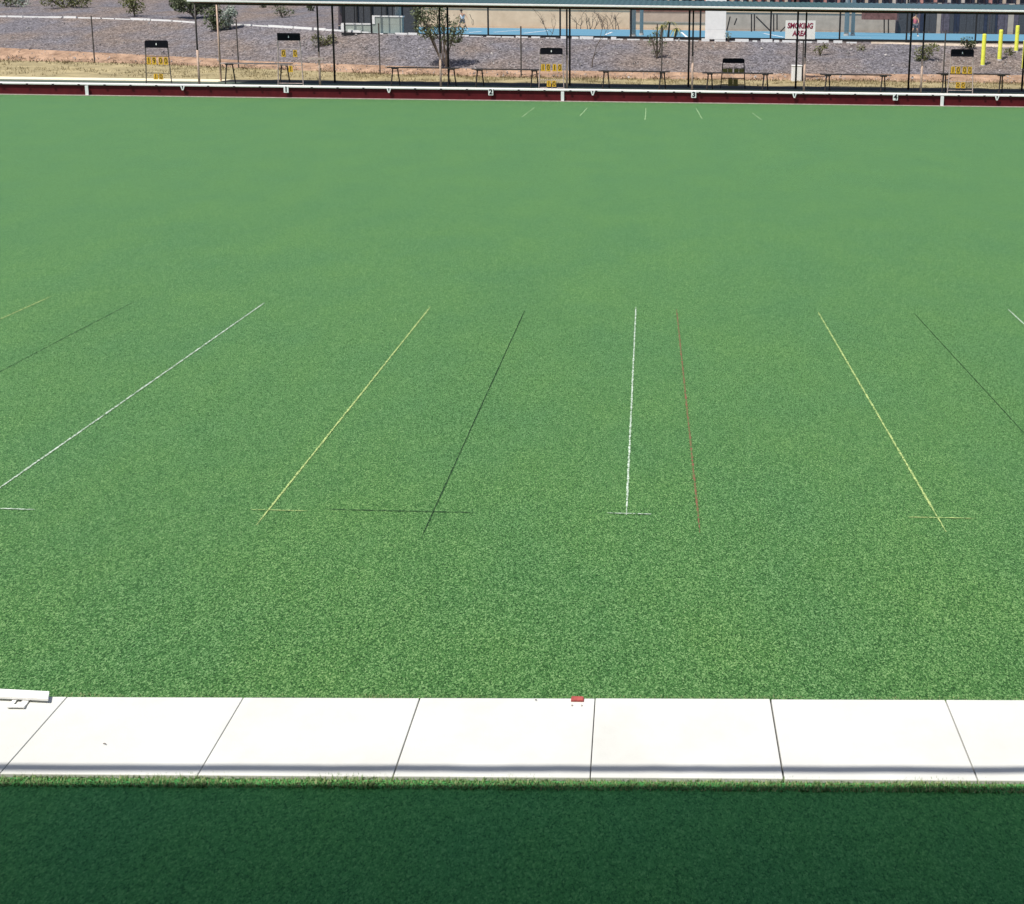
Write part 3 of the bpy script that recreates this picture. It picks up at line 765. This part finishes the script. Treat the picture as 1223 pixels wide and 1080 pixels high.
# grey columns (light poles)
for u0, u1, Y, lab in ((472, 479.5, 49.6, 'grey blue column beside the stepped wall at the left end of the court'), (752.5, 759.5, 49.4, 'thick grey column of a pair on the court edge, left of the palms'), (764, 768.5, 54, 'slimmer grey column of a pair, nearest the palms'),
                       (1008.5, 1014, 60, 'thick grey column right of the smoking sign'), (1016.5, 1021, 60.5, 'slim pale column right of the smoking sign')):
    x0, x1 = XV(u0, Y, 2.5), XV(u1, Y, 2.5); r_ = (x1-x0)/2
    t = thing('light_column', ((x0+x1)/2, Y, CZ), lab, 'column', 'grey light columns around the court')
    b = MB(); b.tube([(0,0,-.2),(0,0,6.5)], [r_, r_*.9], 14); b.build('shaft', M['galv'], t, smooth=True)
    b = MB(); b.tube([(0,0,-.2),(0,0,.10)], [r_*1.4, r_*1.25], 14); b.build('base_plate', M['galv'], t)

# tall white panel
Yw = cy0-.34
p0, p1 = PY(843.2, -14, Yw), PY(866.6, 47.3, Yw)
t = thing('blank_signboard', ((p0.x+p1.x)/2, Yw, p1.z), 'tall blank white signboard standing before the court fence', 'signboard')
w = p1.x-p0.x; h = p0.z-p1.z
b = MB(); b.box((-w/2, -.03, 0), (w/2, .03, h)); b.build('sheet', M['white'], t, bevel=.008)
for s in (-1, 1):
    b = MB(); b.box((s*w*.36-.04, .034, -.25), (s*w*.36+.04, .11, h*.98)); b.build('upright', M['galv'], t)

# ------------------------------------------------------------------ beyond the court
WY = CYB+.2
def wallthing(name, u0, u1, v0, v1, Y, mt, label, cat, depth=.4, extra=None, zb=CZ-.2):
    x0, x1 = XV(u0, Y, 2.5), XV(u1, Y, 2.5); z1 = PY((u0+u1)/2, v1, Y).z
    t = thing(name, ((x0+x1)/2, Y, zb), label, cat)
    w = (x1-x0)/2; h = z1-zb
    b = MB(); b.box((-w, 0, 0), (w, depth, h)); b.build('wall', M[mt], t)
    b = MB(); b.box((-w-.03, -.05, h+.002), (w+.03, depth+.05, h+.09)); b.build('coping', M[extra or mt], t)
    return t, w, h
wallthing('limestone_wall', 505, 752, 34, 11, WY, 'limestone', 'pale tan limestone wall along the far side of the blue court', 'wall')
wallthing('limestone_wall', 752.3, 845, 38, 27.5, WY, 'limestone', 'low pale limestone wall beside the two grey columns', 'wall', extra='taupe')
wallthing('terrace_wall', 753, 866, 30, 14, WY+4, 'taupe', 'grey brown terrace wall above the low limestone wall', 'wall', extra='brick')
wallthing('rendered_wall', 866.5, 1072, 40, 16, WY, 'taupe', 'long taupe rendered wall behind the smoking sign', 'wall', extra='limestone')
t, w, h = wallthing('utility_cabinet', 1072.5, 1083.5, 40, 15, WY-2.5, 'plum', 'grey cabinet at the far corner of the court', 'cabinet', depth=.8)
b = MB(); b.box((-w*.9, -.03, .15), (w*.9, -.002, h*.95)); b.build('door', M['charcoal'], t)
# slatted boundary fence at the right
x0, x1 = XV(1084, WY, 2.5), XV(1330, WY, 2.5)
t = thing('slat_fence', ((x0+x1)/2, WY, CZ-.1), 'dark vertical slat fence beyond the court at the right', 'fence')
w = (x1-x0)/2; rf = random.Random(21); x = -w
while x < w:
    sw = rf.uniform(.14, .50); b = MB(); b.box((x, rf.uniform(-.03, .02), 0), (x+sw-.02, .06, 2.2+rf.uniform(-.05,.05))); x += sw
    b.build('slat', M[rf.choice(('plum','plum','plum','charcoal','charcoal','taupe','navy'))], t)
b = MB(); b.box((-w, .064, .3), (w, .14, .42)); b.box((-w, .064, 1.7), (w, .14, 1.82)); b.build('rail', M['dark'], t)

# pavilion building behind everything
def building(name, u0, u1, Y, ztop, wallm, label, cols, winm, seed, roofm='roof'):
    x0, x1 = XV(u0, Y, 4), XV(u1, Y, 4)
    t = thing(name, ((x0+x1)/2, Y, CZ-.2), label, 'building'); w = (x1-x0)/2; h = ztop-CZ+.2; rb = random.Random(seed)
    b = MB(); b.box((-w, 0, 0), (w, 8, h)); b.build('wall', M[wallm], t)
    for k in range(cols):
        x = -w+(k+.5)*2*w/cols; ww = w/cols*rb.uniform(.45, .75)
        f = MB(); f.box((x-ww, -.06, 1.0), (x+ww, -.003, h-.5)); f = f.build('window', M[winm], t)
        g = MB(); g.box((x-ww+.08, -.075, 1.1), (x+ww-.08, -.063, h-.6)); g.build('pane', M['navy'], f)
        c = MB(); xx = -w+k*2*w/cols; c.box((xx-.12, -.9, 0), (xx+.12, -.65, h-.05)); c.build('column', M[rb.choice(('taupe', 'galv', 'rose'))], t)
    b = MB(); b.hexa([(-w-.5, -1.3, h), (w+.5, -1.3, h), (w+.5, 8.5, h), (-w-.5, 8.5, h), (-w-.3, -1.1, h+.25), (w+.3, -1.1, h+.25), (w-.5, 4, h+2), (-w+.5, 4, h+2)])
    b.build('roof', M[roofm], t)
building('pavilion', 402, 520, 92, 8.0, 'plum', 'dark plum clad pavilion behind the stepped wall at left', 9, 'charcoal', 1)
building('pavilion', 524, 748, 92, 7.0, 'brick', 'brown brick pavilion behind the long limestone wall', 14, 'plum', 2)
building('pavilion', 753, 872, 95, 9.0, 'navy', 'dark navy clad building behind the white panel', 8, 'charcoal', 3)
building('pavilion', 874, 948, 92, 8.0, 'rose', 'rose brick building behind the smoking sign', 7, 'brick', 4)
building('pavilion', 951, 1440, 95, 8.5, 'navy', 'long dark navy building at upper right with pale columns', 30, 'plum', 5)

# ------------------------------------------------------------------ vegetation
def crown_mesh(b, centre, rad, n, leaf, rnd, lump=.35, sq=1.0):
    c = Vector(centre); k = 0
    while k < n:
        d = Vector((rnd.gauss(0,1), rnd.gauss(0,1), rnd.gauss(0,1))).normalized()
        r_ = rnd.random()**.45
        q = Vector((d.x*rad[0], d.y*rad[1], d.z*rad[2]))*r_
        if noise.noise((c+q)*2.2/max(rad)+Vector((rnd.random()*.1, 0, 3))) < -lump*r_: k += 1; continue
        p = c+q; s = leaf*rnd.uniform(.6, 1.4)
        a = Vector((rnd.gauss(0,1), rnd.gauss(0,1), rnd.gauss(0,1))).normalized(); e = a.cross(Vector((rnd.gauss(0,1), rnd.gauss(0,1), rnd.gauss(0,1)))).normalized()
        b.face([p-a*s, p+e*s*.35*sq, p+a*s, p-e*s*.35*sq]); k += 1
def plant(name, u, vb, blobs, leafm, label, cat, group, leaf=.06, dens=420, stems=None, seed=1, back=0):
    """blobs: (u, v, half width px, half height px)"""
    q = terrain(u, vb); q = q+Vector((0, back, 0)); t = thing(name, q, label, cat, group); rnd = random.Random(seed)
    d = (q-CAM).dot(F); k = d/FPX
    b = MB()
    for bu, bv, hw, hh in blobs:
        p = PY(bu, bv, q.y)-q; r_ = hw*k
        crown_mesh(b, p, (r_, r_*.8, hh*k), int(dens*max(.5, hw*hh/90)), leaf, rnd)
    b.build('crown', leafm, t)
    s = MB()
    for pts in (stems or [[(0,0), (blobs[0][0]-u, blobs[0][1]-vb)]]):
        P3 = [Vector((a*k, rnd.uniform(-.05,.05), -c*k-(.05 if i == 0 else 0))) for i, (a, c) in enumerate(pts)]
        s.tube(P3, [max(.012, .045*(1-.6*i/len(P3))) for i in range(len(P3))], 7)
    for bu, bv, hw, hh in blobs:                                   # limbs into the crown
        p = PY(bu, bv, q.y)-q
        for _ in range(5):
            e = p+Vector((rnd.uniform(-1,1)*hw*k*.8, rnd.uniform(-1,1)*hw*k*.5, rnd.uniform(-.2,1)*hh*k*.8))
            s.tube([p*.12, p*.75+e*.15, e], [.02, .013, .005], 5)
    s.build('trunk', M['trunk'], t)
    return t
plant('tree', 530, 81, [(507, 27, 15, 19), (500, 15, 10, 9), (514, 40, 11, 9), (530, 30, 9, 20), (545, 36, 11, 18), (537, 48, 12, 8), (522, 12, 12, 6)], M['leaf'],
      'multi-stemmed grey green tree on the dirt bank before the court fence', 'tree', 'small trees and shrubs on the slopes', .065, 210,
      [[(-5,0),(-4,-15),(-2,-30),(-16,-50)], [(2,0),(4,-10),(1,-25),(2,-50)], [(3,0),(4,-14),(1,-26),(10,-45)]], 3)
plant('shrub', 258, 37.5, [(252, 24, 9, 12), (262, 28, 10, 8), (258, 14, 8, 9)], M['leaf_dark'], 'dark green shrub on the gravel growing against the silvery bush', 'shrub', 'small trees and shrubs on the slopes', .07, 380, None, 4)
plant('shrub', 272, 36, [(273, 20, 10, 13), (277, 15, 7, 8), (270, 30, 7, 5)], M['leaf_silver'], 'silvery pale shrub on the gravel right of the dark shrub', 'shrub', 'small trees and shrubs on the slopes', .065, 380, None, 5)
plant('tree', 233, 22, [(222, 2, 20, 14), (238, 6, 16, 12), (212, 4, 10, 8), (246, -3, 16, 12)], M['leaf'], 'spreading green tree on the hill behind the left shelter post', 'tree', 'small trees and shrubs on the slopes', .10, 330, None, 6)
for u, vb, bl, mt, lab, sd in [
    (8, 8.5, [(6, 0, 12, 8), (20, 3, 9, 6)], 'leaf_dark', 'dark green bush on the hill at the top left corner', 7),
    (28, 9, [(27, 3, 11, 5)], 'leaf_silver', 'pale grey green low bush beside the corner bush on the hill', 8),
    (78, 10, [(62, 1, 16, 8), (84, 2, 18, 8), (98, 2, 12, 8), (72, -6, 22, 8)], 'leaf_olive', 'wide olive green hedge like bush on the hill at upper left', 9),
    (161, 20, [(160, 8, 13, 10), (156, 0, 15, 9)], 'leaf_olive', 'olive bush just above the white edging at upper left', 10),
    (314, 10, [(314, 7, 5, 5)], 'leaf_dark', 'small green shrub on the hill left of the square header scoreboard', 11),
    (338, 21, [(334, 12, 9, 8), (344, 15, 8, 6)], 'leaf', 'grey green low shrub on the hill above the square header scoreboard', 12),
    (371, 14, [(371, 9, 5, 5)], 'leaf_dark', 'small dark shrub on the hill between two shelter posts', 13),
    (386, 56, [(380, 48, 9, 8), (391, 50, 8, 6), (396, 46, 6, 5)], 'leaf_olive', 'low olive shrub on the gravel behind the second shelter post', 14),
    (1106, 73, [(1103, 63, 12, 9), (1113, 57, 10, 6), (1098, 70, 8, 4)], 'leaf_olive', 'sprawling olive shrub on the gravel left of the right hand scoreboard', 15),
    (1156, 58, [(1155, 50, 9, 7), (1160, 53, 6, 5)], 'leaf_dark', 'small dark shrub just left of the leftmost yellow bollard', 16),
    (1208, 66, [(1206, 62, 7, 5)], 'leaf_olive', 'low olive shrub between the yellow bollards', 17),
    (870, 49.5, [(869.5, 42, 4, 5)], 'leaf_silver', 'small grey shrub at the right foot of the blank signboard', 21),
    (980, 66, [(978, 60, 6, 6), (984, 55, 6, 4)], 'leaf_olive', 'faint sparse weeds on the gravel right of the smoking sign', 18),
    (1030, 60, [(1028, 57, 8, 4)], 'leaf_olive', 'sparse low weeds at the top of the gravel slope, above a bench', 19)]:
    plant('shrub', u, vb, bl, M[mt], lab, 'shrub', 'small trees and shrubs on the slopes', .060 if vb > 20 else .075, 260 if sd < 18 else 130, None, sd)
plant('sapling', 784.5, 70, [(779, 48, 7, 9), (790, 52, 7, 8), (785, 62, 9, 5), (784, 40, 5, 9)], M['leaf_dark'], 'thin leafy sapling on the gravel left of a shelter post, below the palms', 'sapling',
      'small trees and shrubs on the slopes', .055, 150, [[(0,0),(0,-20),(0,-41)]], 20)
# bare sapling
q = terrain(707, 79); k = (q-CAM).dot(F)/FPX
t = thing('bare_sapling', q, 'leafless twiggy sapling on the gravel right of a shelter post', 'sapling', 'small trees and shrubs on the slopes')
b = MB(); rb = random.Random(31)
def branch(p, d, L, r_, depth, b, rb):
    pts = [p]; 
    for i in range(4):
        d = (d+Vector((rb.gauss(0,.18), rb.gauss(0,.18), rb.gauss(0,.08)))).normalized(); pts.append(pts[-1]+d*L/4)
    b.tube(pts, [r_*(1-.16*i) for i in range(5)], 5)
    if depth:
        for i in range(3 if depth > 1 else 4):
            a = pts[rb.randint(1, 4)]; e = (d+Vector((rb.gauss(0,.6), rb.gauss(0,.4), rb.uniform(0,.4)))).normalized()
            branch(a, e, L*rb.uniform(.5, .75), r_*.5, depth-1, b, rb)
branch(Vector((0,0,-.05)), Vector((0,0,1)), 1.25, .026, 3, b, rb)
b.build('trunk', M['trunk'], t)
q = PZ(658, 43, CZ); q.y = cy0+1.0; q = Vector((XV(655, q.y, CZ), q.y, CZ))
t = thing('bare_sapling', q, 'leafless twiggy sapling inside the court fence before the limestone wall', 'sapling', 'small trees and shrubs on the slopes')
b = MB(); branch(Vector((0,0,-.05)), Vector((-.1,0,1)), .9, .02, 3, b, rb); branch(Vector((.1,0,-.05)), Vector((.25,0,1)), .8, .02, 2, b, rb); b.build('trunk', M['trunk'], t)
for k_ in range(6):
    u = 690+rb.uniform(0, 55)
    q = Vector((XV(690+k_*10, WY-1.2, CZ), WY-1.2, CZ)); lab = ['twiggy bare shrub before the limestone wall']
    if k_ == 0: t = thing('bare_hedge', q, 'row of leafless twiggy stems against the right part of the limestone wall', 'hedge'); org = q; bh = MB()
    for _ in range(2): branch(q-org+Vector((rb.uniform(-.3,.3),0,0)), Vector((rb.gauss(0,.2),0,1)), .9, .03, 2, bh, rb)
bh.build('stems', M['trunk'], t)
# palms on the court edge
for u, vt, lab, sd in ((791, 24, 'leftmost small yellow green palm at court edge', 1), (800, 20, 'middle small yellow green palm at court edge', 2), (808, 28, 'rightmost small yellow green palm at court edge', 3)):
    Y = cy0+3; x = XV(u-2, Y, CZ); h = PY(u, vt+8, Y).z-CZ
    t = thing('palm', (x, Y, CZ), lab, 'palm', 'small palms at the court edge'); rp_ = random.Random(sd)
    b = MB(); b.tube([(0,0,-.05),(.03,0,h*.5),(.06,0,h)], [.06,.05,.04], 8); b.build('trunk', M['trunk'], t)
    b = MB()
    for i in range(16):
        a = rp_.uniform(0, 6.28); L = rp_.uniform(.3, .5); up = rp_.uniform(.1, .5); prev = None
        for s in range(6):
            f = s/5; p = Vector((.06+math.cos(a)*L*f, math.sin(a)*L*f, h+up*f-.55*f*f)); w = Vector((-math.sin(a), math.cos(a), 0))*.04*(1-f*.8)
            if prev: b.face([prev[0], prev[1], p+w, p-w])
            prev = (p-w, p+w)
    b.build('crown', M['frond'], t)

# shade sail frame of slanted poles by the taupe wall
Y = WY-3
t = thing('pole_frame', (XV(915, Y, CZ), Y, CZ), 'dark slanted pole frame before the taupe wall', 'frame'); lx = t.location.x
for (u0, va), (u1, vb) in (((897.5,39),(897.5,17)), ((901,37),(901,17)), ((903,20),(921,38)), ((924,38),(924,17)), ((928,36),(928,17)), ((932,38),(940,30)), ((868,37),(872,20)), ((877,30),(880,22)), ((1056,40),(1056,23)), ((1061,40),(1061,23))):
    p, q = PY(u0, va, Y), PY(u1, vb, Y); b = MB(); b.tube([Vector((p.x-lx, 0, p.z-CZ)), Vector((q.x-lx, 0, q.z-CZ))], .045, 7); b.build('pole', M['dark'], t)
p, q = PY(1032, 23.5, Y), PY(1072, 16, Y)
b = MB(); b.box((p.x-lx, .1, p.z-CZ), (q.x-lx, .9, q.z-CZ)); b.build('canopy', M['brick'], t)

# ------------------------------------------------------------------ people on the court
def person(u, vfoot, vtop, Y, label, joints, shirt, lean=0, seed=0):
    x = XV(u, Y, CZ); t = thing('person', (x, Y, CZ), label, 'person')
    h = PY(u, vtop, Y).z-CZ; s = h/1.75
    J = {k: Vector(v)*s for k, v in joints.items()}
    names = list(J); idx = {n: i for i, n in enumerate(names)}
    E = [('pelvis','waist'),('waist','chest'),('chest','neck'),('neck','chin'),('chin','head'),('head','crown'),
         ('chest','shoulder_l'),('shoulder_l','elbow_l'),('elbow_l','wrist_l'),('wrist_l','hand_l'),
         ('chest','shoulder_r'),('shoulder_r','elbow_r'),('elbow_r','wrist_r'),('wrist_r','hand_r'),
         ('pelvis','hip_l'),('hip_l','knee_l'),('knee_l','ankle_l'),('ankle_l','toe_l'),
         ('pelvis','hip_r'),('hip_r','knee_r'),('knee_r','ankle_r'),('ankle_r','toe_r')]
    rad = dict(pelvis=.135, waist=.125, chest=.14, neck=.055, chin=.07, head=.095, crown=.07, shoulder=.062, elbow=.043, wrist=.03, hand=.035, hip=.095, knee=.06, ankle=.04, toe=.035)
    def skin(name, edges, keep, grow, mt, parent):
        used = [n for n in names if any(n in e for e in edges)]; ii = {n: i for i, n in enumerate(used)}
        me = bpy.data.meshes.new(name); me.from_pydata([tuple(J[n]) for n in used], [(ii[a], ii[c]) for a, c in edges], [])
        o = bpy.data.objects.new(name, me); C.objects.link(o); o.parent = parent
        md = o.modifiers.new('skin', 'SKIN'); md.use_smooth_shade = True
        for n in used:
            r_ = rad[n.split('_')[0]]*s*grow; me.skin_vertices[0].data[ii[n]].radius = (r_, r_*.85)
        me.skin_vertices[0].data[ii[keep]].use_root = True
        o.modifiers.new('sub', 'SUBSURF').render_levels = 2
        me.materials.append(mt); 
        return o
    skin('body', E, 'pelvis', 1, M['skin'], t)
    skin('shirt', [('pelvis','waist'),('waist','chest'),('chest','shoulder_l'),('chest','shoulder_r')], 'pelvis', 1.16, shirt, t)
    J['thigh_l'] = J['hip_l'].lerp(J['knee_l'], .75); J['thigh_r'] = J['hip_r'].lerp(J['knee_r'], .75); rad['thigh'] = .085
    names += ['thigh_l', 'thigh_r']
    skin('shorts', [('pelvis','hip_l'),('hip_l','thigh_l'),('pelvis','hip_r'),('hip_r','thigh_r')], 'pelvis', 1.18, M['shorts'], t)
    b = MB(); hc = J['head']+Vector((0,.02*s,.03*s))
    for i in range(7):
        a0, a1 = math.pi/2*i/7*1.15, math.pi/2*(i+1)/7*1.15
        for j in range(14):
            t0, t1 = 2*math.pi*j/14, 2*math.pi*(j+1)/14; r_ = .118*s
            b.face([hc+Vector((math.sin(a)*math.cos(tt), math.sin(a)*math.sin(tt), math.cos(a)))*r_ for a, tt in ((a0,t0),(a1,t0),(a1,t1),(a0,t1))])
    b.build('hair', M['hair'], t, smooth=True)
    for sd_ in ('l', 'r'):
        b = MB(); p = J['ankle_'+sd_]; q = J['toe_'+sd_]; d = (q-p); d.z = 0
        b.hexa([p+Vector((-.045*s,.06*s,-.09*s)), p+Vector((.045*s,.06*s,-.09*s)), p+d+Vector((.045*s,0,-.09*s)), p+d+Vector((-.045*s,0,-.09*s)),
                p+Vector((-.04*s,.05*s,.0)), p+Vector((.04*s,.05*s,.0)), p+d+Vector((.035*s,0,-.03*s)), p+d+Vector((-.035*s,0,-.03*s))]); b.build('shoe', M['white'], t, bevel=.012)
    return t
J1 = dict(pelvis=(0,0,.90), waist=(.02,-.02,1.05), chest=(.0,-.06,1.30), neck=(-.04,-.08,1.46), chin=(-.06,-.10,1.53), head=(-.07,-.10,1.62), crown=(-.07,-.09,1.70),
          shoulder_l=(-.19,-.05,1.38), elbow_l=(-.30,-.15,1.14), wrist_l=(-.22,-.34,1.02), hand_l=(-.18,-.42,1.00),
          shoulder_r=(.19,-.05,1.38), elbow_r=(.36,-.10,1.18), wrist_r=(.50,-.26,.98), hand_r=(.54,-.33,.92),
          hip_l=(-.10,0,.86), knee_l=(-.24,-.12,.48), ankle_l=(-.36,.02,.10), toe_l=(-.40,-.14,.04),
          hip_r=(.10,0,.86), knee_r=(.24,-.16,.48), ankle_r=(.42,-.02,.10), toe_r=(.46,-.18,.04))
J2 = {k: (-v[0]*.7, v[1], v[2]) for k, v in J1.items()}
pe = person(552.5, 38, 11.5, 62, 'person in a white top stepping across the blue court right of the tree', J1, M['shirt_white'])
pe2 = person(1092, 45, 15, 60, 'person in a pink red top beside a shelter post on the blue court', J2, M['shirt_pink'])
# racket held by the left player
loc = pe.location; s_ = 1
t = thing('racket', (loc.x+.58*.9, 62-.4, CZ+.9), 'tennis racket held by the person in the white top', 'racket')
b = MB(); b.tube([(-.02,0,.05),(.10,-.05,-.25)], .015, 6); b.build('handle', M['dark'], t)
b = MB(); b.tube([(.10+.04+.13*math.cos(a)*.35+.02, -.05, -.42+.17*math.sin(a)) for a in [2*math.pi*i/16+.1 for i in range(17)]], .012, 6, cap=False); b.build('hoop', M['dark'], t)

# ------------------------------------------------------------------ clubhouse verandah behind and above the camera (throws the near shade)
ZR = 3.30
sa, sb = PZ(0, 936), PZ(1223, 940)          # edge of the shade on the ground
def edge(x): return sa.y+(sb.y-sa.y)*(x-sa.x)/(sb.x-sa.x)
t = thing('clubhouse_verandah', (0, -4, 0), 'clubhouse verandah roof behind the camera shading the near lawn', 'verandah')
def sh(x, z): return edge(x)-SDY*z
b = MB(); c = [(-14, sh(-14, ZR)+4), (14, sh(14, ZR)+4), (14, -.4), (-14, -.4)]
b.hexa([(x, y, ZR) for x, y in c]+[(x, y, ZR+.06+(.6 if y < 0 else 0)) for x, y in c]); b.build('roof', M['taupe'], t)
b = MB(); b.box((-14, -4.4, 0), (14, -4.1, 3.29)); b.build('wall', M['taupe'], t)
b = MB(); b.box((-14, -1.0, -.1), (14, 4.8, 1.35)); b.build('deck', M['brownwood'], t)
for x in (-9, 9):
    b = MB(); b.tube([(x, 4.6, 1.35), (x, 4.6, ZR)], .05, 10); b.build('post', M['dark'], t)
ra, rb_ = PZ(0, 915.0), PZ(1223, 918.2); zrail = 3.24
def rail(x): return ra.y+(rb_.y-ra.y)*(x-ra.x)/(rb_.x-ra.x)-SDY*zrail+4
b = MB(); hw = .0170; n = 300
def railc(x): return rail(x)+.0035*noise.noise(Vector((x*3.1, 0, 9)))+.002*noise.noise(Vector((x*11, 4, 2)))
for k in range(n):
    x0, x1 = -14+28*k/n, -14+28*(k+1)/n
    b.hexa([(x0, railc(x0)-hw, zrail-.008), (x1, railc(x1)-hw, zrail-.008), (x1, railc(x1)+hw, zrail-.008), (x0, railc(x0)+hw, zrail-.008),
            (x0, railc(x0)-hw, zrail+.008), (x1, railc(x1)-hw, zrail+.008), (x1, railc(x1)+hw, zrail+.008), (x0, railc(x0)+hw, zrail+.008)])
o_ = b.build('blind_rail', M['white'], t)
bm = bmesh.new(); bm.from_mesh(o_.data); bmesh.ops.remove_doubles(bm, verts=bm.verts, dist=.0003); bm.to_mesh(o_.data); bm.free()
for x in (-12, -6, 6, 12):
    b = MB(); b.box((x-.015, sh(x, ZR)+4, zrail+.011), (x+.015, rail(x), zrail+.035)); b.build('rail_bracket', M['dark'], t)
print('rail y', rail(0)-4, 'roof edge', sh(0, ZR))
